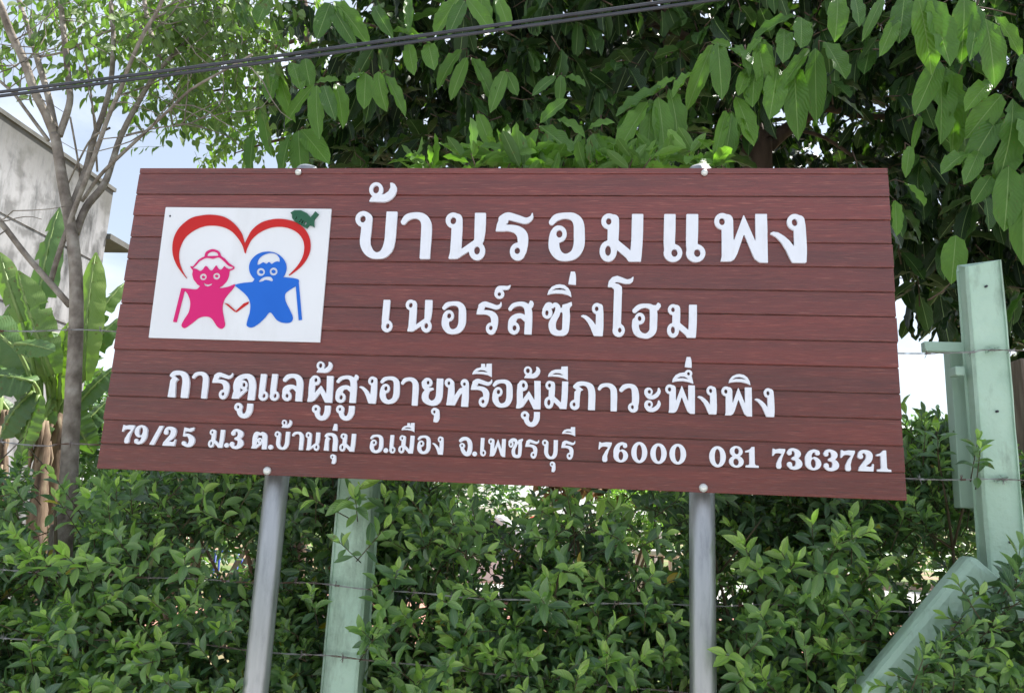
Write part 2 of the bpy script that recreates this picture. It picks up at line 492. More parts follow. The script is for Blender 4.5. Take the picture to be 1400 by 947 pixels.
def leaves_mesh(name, A, tmpls):
    VV, TT, QQ, UU, TN = [], [], [], [], []
    base = 0
    pick = rng.integers(0, len(tmpls), len(A))
    for ti, (tv, tt, tq, tu) in enumerate(tmpls):
        B = A[pick == ti]
        if not len(B): continue
        X, D, Z = frames(B)
        L, w = B[:, 9], B[:, 10]
        P = (B[:, None, 0:3] + tv[None, :, 0, None] * (X * w[:, None])[:, None, :] + tv[None, :, 1, None] * (D * L[:, None])[:, None, :]
             + tv[None, :, 2, None] * (Z * L[:, None])[:, None, :])
        n, k = len(B), len(tv)
        off = base + np.arange(n)[:, None, None] * k
        VV.append(P.reshape(-1, 3)); TT.append((tt[None] + off).reshape(-1, 3))
        if len(tq): QQ.append((tq[None] + off).reshape(-1, 4))
        UU.append(np.tile(tu, (n, 1))); TN.append(np.repeat(B[:, 11], k))
        base += n * k
    return mesh_np(name, np.concatenate(VV), np.concatenate(TT), np.concatenate(QQ) if QQ else None, True, np.concatenate(UU), np.concatenate(TN))


class LeafParts:
    """single leaves as objects sharing a few meshes (template x tone step)"""
    def __init__(s, key, tmpls, mat, ntone=6):
        s.key, s.mat, s.nt = key, mat, ntone
        s.me = []
        for tv, tt, tq, tu in tmpls:
            row = []
            for k in range(ntone):
                v = tv.copy()
                me = mesh_np('leaf', v, tt, tq if len(tq) else None, True, tu, np.full(len(v), (k + 0.5) / ntone))
                me.materials.append(mat)
                row.append(me)
            s.me.append(row)
    def place(s, A, parent, name='leaf'):
        X, D, Z = frames(A)
        for i in range(len(A)):
            L, w, tn = A[i, 9], A[i, 10], A[i, 11]
            me = s.me[random.randrange(len(s.me))][min(s.nt - 1, max(0, int(tn * s.nt)))]
            o = bpy.data.objects.new(name, me)
            m = Matrix(((X[i, 0] * w, D[i, 0] * L, Z[i, 0] * L, A[i, 0]), (X[i, 1] * w, D[i, 1] * L, Z[i, 1] * L, A[i, 1]),
                        (X[i, 2] * w, D[i, 2] * L, Z[i, 2] * L, A[i, 2]), (0, 0, 0, 1)))
            o.parent = parent
            o.matrix_local = Matrix.Translation(-parent.location) @ m
            COL.objects.link(o)


def split_front(A, n=300, margin=0):
    """the n leaves that show largest in the frame: near the camera and not hidden by the sign"""
    c = to_px(A[:, 0:3] + A[:, 3:6] * (A[:, 9:10] * 0.5))
    sz = A[:, 9] * A[:, 10] / np.maximum(c[:, 2], 0.1) ** 2
    inside = (c[:, 0] > 4) & (c[:, 0] < 1396) & (c[:, 1] > 4) & (c[:, 1] < 943)
    hid = (c[:, 0] > 150) & (c[:, 0] < 1225) & (c[:, 1] > 232) & (c[:, 1] < 645) & (A[:, 1] > 0)
    score = np.where(inside & ~hid, sz, -1)
    # prefer the outer (near) shell
    front = c[:, 2]
    thr = np.quantile(front[inside], 0.45) if inside.any() else 1e9
    score = np.where(front < thr, score, score * 0.3)
    idx = np.argsort(-score)
    k = idx[:n]
    k = k[score[k] > 0]
    m = np.zeros(len(A), bool); m[k] = True
    return A[m], A[~m]


def rnd3(): return np.array([random.gauss(0, 1), random.gauss(0, 1), random.gauss(0, 1)])
def unit(v): v = np.asarray(v, float); return v / (np.linalg.norm(v) + 1e-9)


# ================================================================== SETTING
# ground
def ground_mat():
    m, n, l, b = new_mat('lawn and bare soil')
    tc = node(n, 'ShaderNodeTexCoord')
    a = node(n, 'ShaderNodeTexNoise'); a.inputs['Scale'].default_value = 0.35; a.inputs['Detail'].default_value = 6
    c = node(n, 'ShaderNodeTexNoise'); c.inputs['Scale'].default_value = 9; c.inputs['Detail'].default_value = 8
    l.new(tc.outputs['Object'], a.inputs['Vector']); l.new(tc.outputs['Object'], c.inputs['Vector'])
    r1 = ramp(n, [(0.3, (0.06, 0.10, 0.025)), (0.7, (0.15, 0.19, 0.06))])
    r2 = ramp(n, [(0.3, (0.22, 0.13, 0.09)), (0.7, (0.36, 0.22, 0.15))])
    l.new(c.outputs['Fac'], r1.inputs['Fac']); l.new(c.outputs['Fac'], r2.inputs['Fac'])
    rm = ramp(n, [(0.50, (0, 0, 0)), (0.58, (1, 1, 1))]); l.new(a.outputs['Fac'], rm.inputs['Fac'])
    mx = node(n, 'ShaderNodeMix', data_type='RGBA')
    l.new(rm.outputs['Color'], mx.inputs['Factor']); l.new(r1.outputs['Color'], mx.inputs['A']); l.new(r2.outputs['Color'], mx.inputs['B'])
    l.new(mx.outputs['Result'], b.inputs['Base Color'])
    b.inputs['Roughness'].default_value = 0.95
    bp = node(n, 'ShaderNodeBump'); bp.inputs['Strength'].default_value = 0.6; bp.inputs['Distance'].default_value = 0.03
    l.new(c.outputs['Fac'], bp.inputs['Height']); l.new(bp.outputs['Normal'], b.inputs['Normal'])
    return m


def sheet(name, x0, x1, y0, y1, z, mat):
    me = mesh_np(name, [(x0, y0, z), (x1, y0, z), (x1, y1, z), (x0, y1, z)], None, [(0, 1, 2, 3)], False)
    o = link(name, me, None, mat)
    tag(o, kind='structure')
    return o


sheet('ground', -500, 500, -500, 900, 0.0, ground_mat())
M_brickpave = noise_mat('reddish brick paving', [(0.3, (0.30, 0.14, 0.10)), (0.7, (0.46, 0.25, 0.19))], scale=6, rough=0.9, bump=0.4)
M_road = noise_mat('pale concrete drive', [(0.3, (0.30, 0.29, 0.27)), (0.7, (0.42, 0.41, 0.39))], scale=4, rough=0.9, bump=0.3)
sheet('brick_path', -6, 9, 7.5, 12.5, 0.004, M_brickpave)
sheet('concrete_drive', -2, 18, 13.5, 20, 0.004, M_road)
sheet('road', -80, 80, -11, -0.9, 0.004, noise_mat('pale bounce road', [(0.3, (0.36, 0.36, 0.365)), (0.7, (0.46, 0.46, 0.465))], scale=6, rough=0.9, bump=0.3))  # unseen road, made pale to bounce sunlight up onto the sign


# grey building on the left
def wall_mat():
    m, n, l, b = new_mat('stained grey render')
    tc = node(n, 'ShaderNodeTexCoord')
    mp = node(n, 'ShaderNodeMapping'); mp.inputs['Scale'].default_value = (1.4, 1.4, 0.28)
    l.new(tc.outputs['Object'], mp.inputs[0])
    a = node(n, 'ShaderNodeTexNoise'); a.inputs['Scale'].default_value = 1.8; a.inputs['Detail'].default_value = 12; a.inputs['Roughness'].default_value = 0.72
    l.new(mp.outputs[0], a.inputs['Vector'])
    c = node(n, 'ShaderNodeTexNoise'); c.inputs['Scale'].default_value = 3.2; c.inputs['Detail'].default_value = 8
    l.new(tc.outputs['Object'], c.inputs['Vector'])
    r = ramp(n, [(0.36, (0.05, 0.052, 0.054)), (0.44, (0.15, 0.155, 0.16)), (0.53, (0.27, 0.275, 0.285)), (0.75, (0.36, 0.366, 0.378))])
    r2 = ramp(n, [(0.36, (0.35, 0.35, 0.34)), (0.5, (1, 1, 1))])
    l.new(a.outputs['Fac'], r.inputs['Fac']); l.new(c.outputs['Fac'], r2.inputs['Fac'])
    mx = node(n, 'ShaderNodeMix', data_type='RGBA', blend_type='MULTIPLY'); mx.inputs['Factor'].default_value = 0.8
    l.new(r.outputs['Color'], mx.inputs['A']); l.new(r2.outputs['Color'], mx.inputs['B'])
    # dark algae that grew down from the parapet
    sx = node(n, 'ShaderNodeSeparateXYZ'); l.new(tc.outputs['Object'], sx.inputs[0])
    nz = node(n, 'ShaderNodeMath', operation='MULTIPLY_ADD'); nz.inputs[1].default_value = 2.2
    l.new(a.outputs['Fac'], nz.inputs[0]); l.new(sx.outputs['Z'], nz.inputs[2])
    mr = node(n, 'ShaderNodeMapRange'); mr.inputs['From Min'].default_value = 0.45; mr.inputs['From Max'].default_value = 1.05; mr.inputs['To Max'].default_value = 0.85
    l.new(nz.outputs[0], mr.inputs['Value'])
    m2 = node(n, 'ShaderNodeMix', data_type='RGBA'); m2.inputs['B'].default_value = (0.085, 0.085, 0.075, 1)
    l.new(mr.outputs['Result'], m2.inputs['Factor']); l.new(mx.outputs['Result'], m2.inputs['A'])
    l.new(m2.outputs['Result'], b.inputs['Base Color'])
    b.inputs['Roughness'].default_value = 0.92
    bp = node(n, 'ShaderNodeBump'); bp.inputs['Strength'].default_value = 0.3; bp.inputs['Distance'].default_value = 0.03
    l.new(c.outputs['Fac'], bp.inputs['Height']); l.new(bp.outputs['Normal'], b.inputs['Normal'])
    return m


M_concrete = wall_mat()
c1 = at(155, 262, 9.0)
lo, hi = -2.0, 9.0
for _ in range(50):
    mid = (lo + hi) / 2
    if at(0, 155, mid).z > c1.z: hi = mid
    else: lo = mid
c0 = at(0, 155, (lo + hi) / 2)
wdir = Vector((c1.x - c0.x, c1.y - c0.y, 0)).normalized()
back = Vector((-wdir.y, wdir.x, 0))
if back.x > 0: back = -back      # the visible face is the one towards the sign
start = Vector((c1.x, c1.y, 0)) - wdir * 9.0
bld = empty('grey_building', (c1.x, c1.y, 0))
tag(bld, 'old grey rendered building with black algae stains along its roofline, behind the banana plants', 'building')
H = c1.z


def prism(foot, z0, z1, name, mat, parent, origin=None):
    bm = bmesh.new()
    a = [bm.verts.new((p[0], p[1], z0)) for p in foot]
    b = [bm.verts.new((p[0], p[1], z1)) for p in foot]
    bm.faces.new(a[::-1]); bm.faces.new(b)
    k = len(foot)
    for i in range(k): bm.faces.new((a[i], a[(i + 1) % k], b[(i + 1) % k], b[i]))
    return link(name, bm_mesh(name, bm), parent, mat)


e1 = Vector((c1.x, c1.y, 0))
# wall built about its top edge so that the stain runs down from the roofline
def wall_panel(name, s0, s1, z0, z1, th, off=0.0):
    foot = [start + wdir * s0 - back * off, start + wdir * s1 - back * off, start + wdir * s1 + back * th, start + wdir * s0 + back * th]
    bm = bmesh.new()
    a = [bm.verts.new((p[0] - e1.x, p[1] - e1.y, z0 - H)) for p in foot]
    b = [bm.verts.new((p[0] - e1.x, p[1] - e1.y, z1 - H)) for p in foot]
    bm.faces.new(a[::-1]); bm.faces.new(b)
    for i in range(4): bm.faces.new((a[i], a[(i + 1) % 4], b[(i + 1) % 4], b[i]))
    o = bpy.data.objects.new(name, bm_mesh(name, bm)); COL.objects.link(o)
    o.data.materials.append(M_concrete)
    o.parent = bld; o.location = (0, 0, H)
    return o


jz = [0, H - 2.35, H - 1.25, H - 0.0]
for i in range(3):
    g = 0.02
    wall_panel('wall_course', 0, 9.0, jz[i] + (g if i else 0), jz[i + 1] - (g if i < 2 else 0), 6.0)
wall_panel('wall_core', 0.02, 8.98, 0.01, H - 0.02, 5.98, -0.02)
wall_panel('coping', -0.02, 9.03, H, H + 0.06, 6.05, 0.03)
# ledge on the far side of the corner
lz = at(160, 335, 9.3).z
ledge = prism([e1 - back * 0.06 + wdir * 0.01, e1 + wdir * 0.7 - back * 0.06, e1 + wdir * 0.7 + back * 2.2, e1 + back * 2.2 + wdir * 0.01], lz, lz + 0.09, 'window_ledge', M_concrete, bld)

# ================================================================== SIGN
ZT, ZB, SW = 2.6787, 1.6767, 2.42
sign = empty('billboard', (0, 0, 0))
tag(sign, 'red brown plank billboard with raised white Thai lettering on two round steel poles', 'sign')

jy = [230, 237.8, 266.2, 295.2, 324.4, 354.3, 384.6, 415.1, 446.4, 478, 510, 541.6, 574.2, 607, 640]
jzs = []
for y in jy:
    x = 192 - 60 * (y - 230) / 410
    jzs.append(at(x, y, 0).z)
jzs[0], jzs[-1] = ZT, ZB
TH = 0.012
for i in range(14):
    zt, zb = jzs[i], jzs[i + 1]
    dx0, dx1 = random.uniform(-0.0025, 0.0025), random.uniform(-0.002, 0.002)
    x0, x1 = -SW / 2 + dx0, SW / 2 + dx1
    h = zt - zb
    # lapped profile: recessed tongue (dark line) at the foot of every board
    tilt = 0.0012
    if i == 0: prof = [(0.0, h), (TH, h), (TH, 0.0), (0.004, 0.0), (0.004, 0.0032), (0.0008, 0.0036), (0, 0.0048)]
    else: prof = [(0.0012 + tilt, h - 0.0004), (0.0022 + tilt, h), (TH, h), (TH, 0.0), (0.0065, 0.0), (0.0065, 0.0036), (0.0010, 0.0038), (0, 0.005)]
    if i == 13: prof = [(0.0012 + tilt, h - 0.0004), (0.0022 + tilt, h), (TH, h), (TH, 0.0), (0.001, 0.0), (0, 0.001)]
    bm = bmesh.new()
    L, R = [], []
    for (y, z) in prof:
        L.append(bm.verts.new((x0, y, z - h / 2))); R.append(bm.verts.new((x1, y, z - h / 2)))
    bm.faces.new(L); bm.faces.new(R[::-1])
    for k in range(len(prof)):
        k2 = (k + 1) % len(prof)
        bm.faces.new((L[k], R[k], R[k2], L[k2]))
    me = bm_mesh('plank', bm)
    me.materials.append(M_plank)
    o = bpy.data.objects.new('plank', me); COL.objects.link(o)
    o.parent = sign
    o.location = (0, random.uniform(-0.0006, 0.0006), (zt + zb) / 2)

# poles, caps, rails behind
for (bx, by, ) in ((376.5, 655), (960.5, 680)):
    p = at(bx, by, 0.075)
    pr = 0.038
    q = tube_obj('pole', [(p.x, 0.088, -0.4), (p.x, 0.088, 1.0), (p.x, 0.088, ZT + 0.034)], pr, M_galv, sign, 28)
    cap_pts = [(p.x, 0.088, ZT + 0.033 + t) for t in (0, 0.003, 0.009, 0.013, 0.0155)]
    tube_obj('pole_cap', cap_pts, [0.037, 0.0365, 0.030, 0.016, 0.003], M_bolt, sign, 28)
M_rail = M_galv
for z in (ZT - 0.10, (ZT + ZB) / 2, ZB + 0.06):
    bm = box_bm((0, 0.031, z), (2.36, 0.036, 0.036), 0.002)
    link('back_rail', bm_mesh('back_rail', bm), sign, M_rail)
for (bx, by, r) in ((408, 236, 0.0105), (963, 236.5, 0.0105), (365.5, 643.3, 0.0125), (961.5, 666.5, 0.0125)):
    p = at(bx, by, 0)
    pts = [(p.x, y, p.z) for y in (0.0, -0.003, -0.008, -0.0115, -0.013)]
    tube_obj('bolt', pts, [r, r, r * 0.82, r * 0.45, r * 0.05], M_bolt, sign, 20)


# ------------------------------------------------------------------ lettering: shapes cut from distance fields
def sd_poly(X, Y, pts):
    P = np.array(pts, float)
    d = np.full(X.shape, 1e18)
    s = np.ones(X.shape)
    n = len(P)
    j = n - 1
    for i in range(n):
        ex, ey = P[j][0] - P[i][0], P[j][1] - P[i][1]
        wx, wy = X - P[i][0], Y - P[i][1]
        t = np.clip((wx * ex + wy * ey) / (ex * ex + ey * ey + 1e-12), 0, 1)
        bx, by = wx - ex * t, wy - ey * t
        d = np.minimum(d, bx * bx + by * by)
        c1_ = Y >= P[i][1]; c2_ = Y < P[j][1]; c3_ = ex * wy > ey * wx
        flip = (c1_ & c2_ & c3_) | (~c1_ & ~c2_ & ~c3_)
        s = np.where(flip, -s, s)
        j = i
    return s * np.sqrt(d)


def sd_stroke(X, Y, pts, cuts=''):
    C = np.array(catmull(pts, 8))
    d = np.full(X.shape, 1e9)
    for a, b in zip(C[:-1], C[1:]):
        ex, ey = b[0] - a[0], b[1] - a[1]
        t = np.clip(((X - a[0]) * ex + (Y - a[1]) * ey) / (ex * ex + ey * ey + 1e-9), 0, 1)
        r = a[2] + (b[2] - a[2]) * t
        d = np.minimum(d, np.hypot(X - a[0] - ex * t, Y - a[1] - ey * t) - r)
    for w, (p, q) in (('a', (C[0], C[1])), ('b', (C[-1], C[-2]))):
        if w in cuts:
            nx, ny = p[0] - q[0], p[1] - q[1]
            if abs(nx) < abs(ny) * 0.5: nx = 0
            k = math.hypot(nx, ny); nx /= k; ny /= k
            h = (X - p[0]) * nx + (Y - p[1]) * ny
            near = np.hypot(X - p[0], Y - p[1]) < p[2] * 2.2
            d = np.where(near, np.maximum(d, h), d)
    return d


def sd_ell(X, Y, cx, cy, rx, ry):
    k1 = np.hypot((X - cx) / rx, (Y - cy) / ry)
    k2 = np.hypot((X - cx) / (rx * rx), (Y - cy) / (ry * ry)) + 1e-9
    return k1 * (k1 - 1) / k2


def spline(pts, n=5):
    """closed catmull-rom through points"""
    m = len(pts)
    out = []
    P = [np.array(p, float) for p in pts]
    for i in range(m):
        p0, p1, p2, p3 = P[i - 1], P[i], P[(i + 1) % m], P[(i + 2) % m]
        for k in range(n):
            t = k / n
            out.append(0.5 * ((2 * p1) + (-p0 + p2) * t + (2 * p0 - 5 * p1 + 4 * p2 - p3) * t * t + (-p0 + 3 * p1 - 3 * p2 + p3) * t ** 3))
    return out


def field(ops, X, Y):
    d = np.full(X.shape, 1e9)
    for op in ops:
        k = op[0]
        if k == 'S': d = np.minimum(d, sd_stroke(X, Y, op[1], op[2] if len(op) > 2 else ''))
        elif k == 'E': d = np.minimum(d, sd_ell(X, Y, *op[1:]))
        elif k == 'H': d = np.maximum(d, -sd_ell(X, Y, *op[1:]))
        elif k == 'P': d = np.minimum(d, sd_poly(X, Y, op[1]))
        elif k == 'C': d = np.minimum(d, sd_poly(X, Y, spline(op[1])))
        elif k == 'HP': d = np.maximum(d, -sd_poly(X, Y, op[1]))
        elif k == 'HC': d = np.maximum(d, -sd_poly(X, Y, spline(op[1])))
    return d


def contours(F, xs, ys):
    ny, nx = F.shape
    segs = {}
    def ip(a, b, fa, fb): t = fa / (fa - fb); return (a[0] + (b[0] - a[0]) * t, a[1] + (b[1] - a[1]) * t)
    I = F < 0
    code = I[:-1, :-1] * 1 + I[:-1, 1:] * 2 + I[1:, 1:] * 4 + I[1:, :-1] * 8
    tab = {1: [(3, 0)], 2: [(0, 1)], 3: [(3, 1)], 4: [(1, 2)], 5: [(3, 0), (1, 2)], 6: [(0, 2)], 7: [(3, 2)], 8: [(2, 3)], 9: [(2, 0)], 10: [(0, 1), (2, 3)],
           11: [(2, 1)], 12: [(1, 3)], 13: [(1, 0)], 14: [(0, 3)]}
    pos = {}
    def ekey(j, i, e):
        return {0: ('h', j, i), 1: ('v', j, i + 1), 2: ('h', j + 1, i), 3: ('v', j, i)}[e]
    def epos(k):
        if k not in pos:
            t, j, i = k
            if t == 'h': pos[k] = ip((xs[i], ys[j]), (xs[i + 1], ys[j]), F[j, i], F[j, i + 1])
            else: pos[k] = ip((xs[i], ys[j]), (xs[i], ys[j + 1]), F[j, i], F[j + 1, i])
        return pos[k]
    for j, i in zip(*np.nonzero((code > 0) & (code < 15))):
        for a, b in tab[int(code[j, i])]:
            segs[ekey(j, i, a)] = ekey(j, i, b)
    loops = []
    while segs:
        k0, k = next(iter(segs.items()))
        del segs[k0]
        lp = [k0]
        while k != k0 and k in segs:
            lp.append(k); k = segs.pop(k)
        loops.append([epos(q) for q in lp])
    return loops


def rdp(pts, eps):
    P = np.array(pts)
    n = len(P)
    keep = np.zeros(n, bool)
    j = int(np.argmax(np.hypot(*(P - P[0]).T)))
    keep[[0, j]] = True
    st = [(0, j), (j, n)]
    while st:
        a, b = st.pop()
        if b - a < 2: continue
        A, B = P[a], P[b % n]
        d = B - A
        L = np.hypot(*d) + 1e-12
        Q = P[a + 1:b] - A
        dist = np.abs(Q[:, 0] * d[1] - Q[:, 1] * d[0]) / L
        k = int(np.argmax(dist))
        if dist[k] > eps:
            keep[a + 1 + k] = True
            st += [(a, a + 1 + k), (a + 1 + k, b)]
    return P[keep]


def cut_mesh(name, ops, box, res, mapf, y0, y1, eps=0.25, mat=None):
    """box in drawing units; mapf (u,v)->(x,z); solid between y0 (front) and y1 (back)"""
    xa, ya, xb, yb = box
    g = res
    xs = np.arange(xa - 3 * g, xb + 3.01 * g, g); ys = np.arange(ya - 3 * g, yb + 3.01 * g, g)
    X, Y = np.meshgrid(xs, ys)
    F = field(ops, X, Y) + 1e-6
    loops = [rdp(l, eps * g) for l in contours(F, xs, ys)]
    loops = [l for l in loops if len(l) >= 3 and abs(area(l)) > 4 * g * g]
    # nest: outer loops have one sign of area
    outs = [l for l in loops if area(l) > 0]; ins = [l for l in loops if area(l) < 0]
    if ins and max(abs(area(l)) for l in ins) > max([abs(area(l)) for l in outs] + [0]): outs, ins = ins, outs
    V, T, Q = [], [], []
    for o in outs:
        hs = [h for h in ins if inside(h[0], o) and abs(area(h)) < abs(area(o))]
        group = [o] + hs
        tri = tessellate_polygon([[Vector((p[0], p[1], 0)) for p in l] for l in group])
        flat = [p for l in group for p in l]
        b0 = len(V); n = len(flat)
        for p in flat: x, z = mapf(p[0], p[1]); V.append((x, y0, z))
        for p in flat: x, z = mapf(p[0], p[1]); V.append((x, y1, z))
        for t in tri:
            a, b, c = [Vector(V[b0 + k]) for k in t]
            nn = (b - a).cross(c - a)
            t = t if nn.y < 0 else t[::-1]
            T.append(tuple(b0 + k for k in t))
        k = b0
        for l in group:
            m = len(l)
            for i in range(m):
                i2 = (i + 1) % m
                Q.append((k + i, k + i2, k + i2 + n, k + i + n))
            k += m
    bm = bmesh.new()
    bv = [bm.verts.new(v) for v in V]
    for f in T + Q:
        try: bm.faces.new([bv[i] for i in f])
        except ValueError: pass
    me = bm_mesh(name, bm)
    if mat: me.materials.append(mat)
    return me


def area(l):
    l = np.array(l); x, y = l[:, 0], l[:, 1]
    return 0.5 * float(np.sum(x * np.roll(y, -1) - np.roll(x, -1) * y))


def inside(p, poly):
    c = False; j = len(poly) - 1
    for i in range(len(poly)):
        if (poly[i][1] > p[1]) != (poly[j][1] > p[1]) and p[0] < (poly[j][0] - poly[i][0]) * (p[1] - poly[i][1]) / (poly[j][1] - poly[i][1]) + poly[i][0]: c = not c
        j = i
    return c


# glyph drawings (enlarged drawing units, y down): (box, ops, lean)
G = {}
G['bo'] = ((102, 197, 332, 452), [('E', 146, 240, 44, 43), ('S', [(166, 236, 29), (163, 300, 28), (158, 365, 28), (172, 405, 26), (195, 428, 21), (225, 436, 17), (258, 426, 22), (282, 395, 28), (293, 350, 29), (297, 290, 30), (302, 199, 30)], 'b'), ('H', 143, 240, 16, 19)], -0.06)
G['aa'] = ((345, 202, 520, 453), [('S', [(361, 256, 14), (383, 230, 17), (425, 219, 16), (465, 230, 22), (487, 265, 28), (488, 330, 29), (484, 400, 28), (482, 453, 28)], 'b')], -0.05)
G['no'] = ((588, 205, 810, 460), [('E', 630, 247, 42, 42), ('S', [(651, 240, 29), (651, 300, 30), (648, 370, 29), (640, 430, 24)]), ('P', [(620, 340), (679, 340), (677, 402), (750, 350), (762, 378), (718, 412), (655, 453), (607, 454), (616, 420)]), ('S', [(778, 206, 30), (777, 290, 30), (772, 350, 26)], 'a'), ('E', 762, 410, 44, 50), ('H', 630, 249, 16, 20), ('H', 762, 408, 16, 22)], -0.04)
G['ro'] = ((858, 203, 1062, 462), [('S', [(1058, 208, 3), (1052, 232, 10), (1022, 248, 16), (975, 236, 19), (925, 224, 20), (893, 240, 20)]), ('P', [(885, 222), (930, 230), (925, 260), (908, 272), (910, 305), (858, 306), (866, 265)]), ('S', [(880, 290, 15), (930, 288, 17), (975, 298, 22), (1003, 325, 29), (1008, 365, 28), (1002, 410, 26)]), ('E', 980, 415, 42, 47), ('H', 978, 410, 15, 18)], -0.03)
G['or'] = ((1142, 205, 1341, 465), [('S', [(1160, 258, 15), (1185, 232, 18), (1230, 221, 16), (1278, 228, 21), (1306, 262, 28), (1311, 330, 30), (1308, 385, 29), (1285, 428, 24), (1240, 446, 19), (1200, 434, 24), (1176, 395, 29), (1175, 350, 29), (1180, 322, 28)]), ('E', 1200, 320, 43, 45), ('H', 1203, 320, 17, 21)], -0.02)
G['mo'] = ((157, 210, 392, 470), [('E', 205, 252, 42, 42), ('S', [(230, 245, 30), (230, 300, 31), (228, 370, 29), (222, 410, 26)]), ('P', [(240, 352), (262, 358), (325, 410), (345, 408), (345, 467), (315, 467), (300, 445), (245, 400)]), ('S', [(361, 212, 31), (360, 330, 31), (355, 420, 31), (350, 467, 31)], 'ab'), ('E', 204, 413, 47, 56), ('H', 204, 253, 15, 19), ('H', 203, 411, 16, 28)], 0.0)
G['e'] = ((503, 212, 602, 470), [('S', [(535, 213, 31), (534, 300, 31), (532, 370, 30), (536, 415, 30)], 'a'), ('E', 552, 422, 50, 48), ('H', 560, 422, 17, 21)], 0.0)
G['pho'] = ((773, 208, 1062, 472), [('E', 818, 252, 44, 44), ('P', [(815, 270), (877, 250), (877, 365), (935, 215), (997, 362), (998, 290), (1061, 290), (1061, 472), (1016, 471), (990, 452), (978, 425), (935, 320), (895, 432), (882, 455), (862, 467), (806, 468), (813, 440)]), ('S', [(845, 245, 31), (846, 300, 31)]), ('S', [(1030, 212, 32), (1030, 310, 32)], 'a'), ('H', 816, 254, 16, 20)], 0.0)
G['ngo'] = ((1070, 212, 1270, 475), [('E', 1212, 256, 44, 44), ('S', [(1236, 248, 29), (1237, 300, 33), (1238, 400, 34), (1233, 474, 34)], 'b'), ('P', [(1070, 318), (1092, 309), (1118, 313), (1150, 332), (1180, 358), (1203, 388), (1205, 340), (1240, 340), (1240, 474), (1190, 473), (1178, 450), (1160, 410), (1135, 368), (1105, 337)]), ('H', 1210, 258, 16, 20)], 0.0)
G['maitho'] = ((178, 42, 330, 147), [('E', 217, 82, 38, 40), ('P', [(180, 145), (190, 124), (212, 110), (240, 108), (262, 106), (284, 90), (294, 70), (292, 45), (304, 44), (318, 52), (328, 68), (329, 85), (320, 110), (303, 130), (280, 143), (262, 147)]), ('H', 216, 80, 17, 22)], -0.06)
G['so'] = ((925, 675, 1067, 860), [('S', [(937, 724, 10), (955, 704, 11), (988, 695, 11), (1018, 702, 15), (1036, 730, 20), (1038, 790, 20), (1035, 858, 20)], 'b'), ('P', [(1015, 697), (1038, 695), (1046, 676), (1060, 680), (1066, 692), (1062, 708), (1050, 722), (1030, 725)]), ('S', [(946, 820, 20), (950, 788, 20), (968, 765, 14), (998, 760, 13), (1026, 780, 14)]), ('E', 958, 826, 32, 34), ('H', 962, 825, 11, 15)], -0.03)
G['sso'] = ((1107, 682, 1272, 866), [('S', [(1122, 728, 13), (1136, 703, 13), (1152, 700, 11), (1162, 712, 8), (1178, 699, 11), (1194, 716, 14), (1190, 748, 16), (1173, 780, 17), (1165, 810, 20), (1175, 842, 18), (1205, 853, 14), (1235, 842, 18), (1240, 800, 20), (1241, 750, 20), (1236, 722, 16)]), ('E', 1136, 744, 29, 32), ('P', [(1215, 722), (1218, 700), (1240, 694), (1268, 683), (1271, 700), (1258, 716), (1260, 750), (1220, 750)]), ('P', [(1185, 725), (1228, 712), (1226, 738), (1190, 742)]), ('H', 1134, 745, 9, 15)], 0.0)
G['cho'] = ((1107, 690, 1272, 866), [('S', [(1122, 725, 16), (1145, 708, 15), (1178, 707, 15), (1194, 722, 16), (1190, 750, 16), (1173, 780, 17), (1165, 810, 20), (1175, 842, 18), (1205, 853, 14), (1235, 842, 18), (1240, 800, 20), (1241, 750, 20), (1236, 722, 16)]), ('E', 1136, 744, 29, 32), ('P', [(1215, 722), (1218, 705), (1240, 699), (1266, 691), (1271, 705), (1258, 720), (1260, 750), (1220, 750)]), ('P', [(1185, 728), (1228, 716), (1226, 740), (1190, 744)]), ('H', 1135, 746, 9, 14)], 0.0)
G['thanthakhat'] = ((852, 592, 942, 668), [('E', 880, 642, 27, 26), ('S', [(866, 628, 11), (876, 612, 11), (900, 609, 11), (925, 608, 9), (939, 595, 2)]), ('H', 880, 643, 9, 11)], -0.03)
G['i'] = ((1138, 590, 1270, 657), [('P', [(1139, 647), (1145, 625), (1162, 604), (1185, 593), (1205, 590), (1230, 594), (1252, 610), (1265, 632), (1270, 657), (1248, 646), (1218, 639), (1185, 638), (1158, 642)]), ('HP', [(1160, 626), (1180, 612), (1205, 608), (1228, 613), (1243, 625), (1220, 620), (1185, 620)])], 0)
G['ii'] = ((1162, 98, 1292, 185), [('P', [(1163, 166), (1168, 148), (1185, 130), (1210, 120), (1247, 118), (1249, 100), (1290, 98), (1291, 185), (1262, 172), (1225, 165), (1190, 163)]), ('HP', [(1188, 152), (1212, 140), (1240, 142), (1266, 157), (1232, 151)])], -0.02)
G['uue'] = ((680, 80, 808, 165), [('P', [(681, 151), (690, 130), (708, 114), (738, 105), (738, 83), (762, 83), (765, 96), (771, 96), (773, 82), (806, 80), (807, 165), (780, 152), (740, 147), (705, 147)]), ('HP', [(705, 135), (732, 122), (760, 124), (785, 138), (748, 133)]), ('HP', [(763, 78), (771, 78), (771, 103), (764, 103)])], -0.03)
G['ue'] = ((645, 120, 782, 207), [('P', [(647, 201), (652, 178), (668, 156), (695, 142), (730, 136), (768, 148), (776, 180), (782, 207), (755, 198), (718, 192), (680, 194)]), ('E', 751, 143, 24, 23), ('HP', [(675, 176), (700, 163), (728, 164), (752, 180), (715, 174)]), ('H', 751, 145, 9, 11)], 0)
G['maiek'] = ((1252, 520, 1294, 592), [('P', [(1264, 522), (1286, 522), (1291, 535), (1294, 560), (1294, 592), (1252, 589), (1256, 560)])], 0)
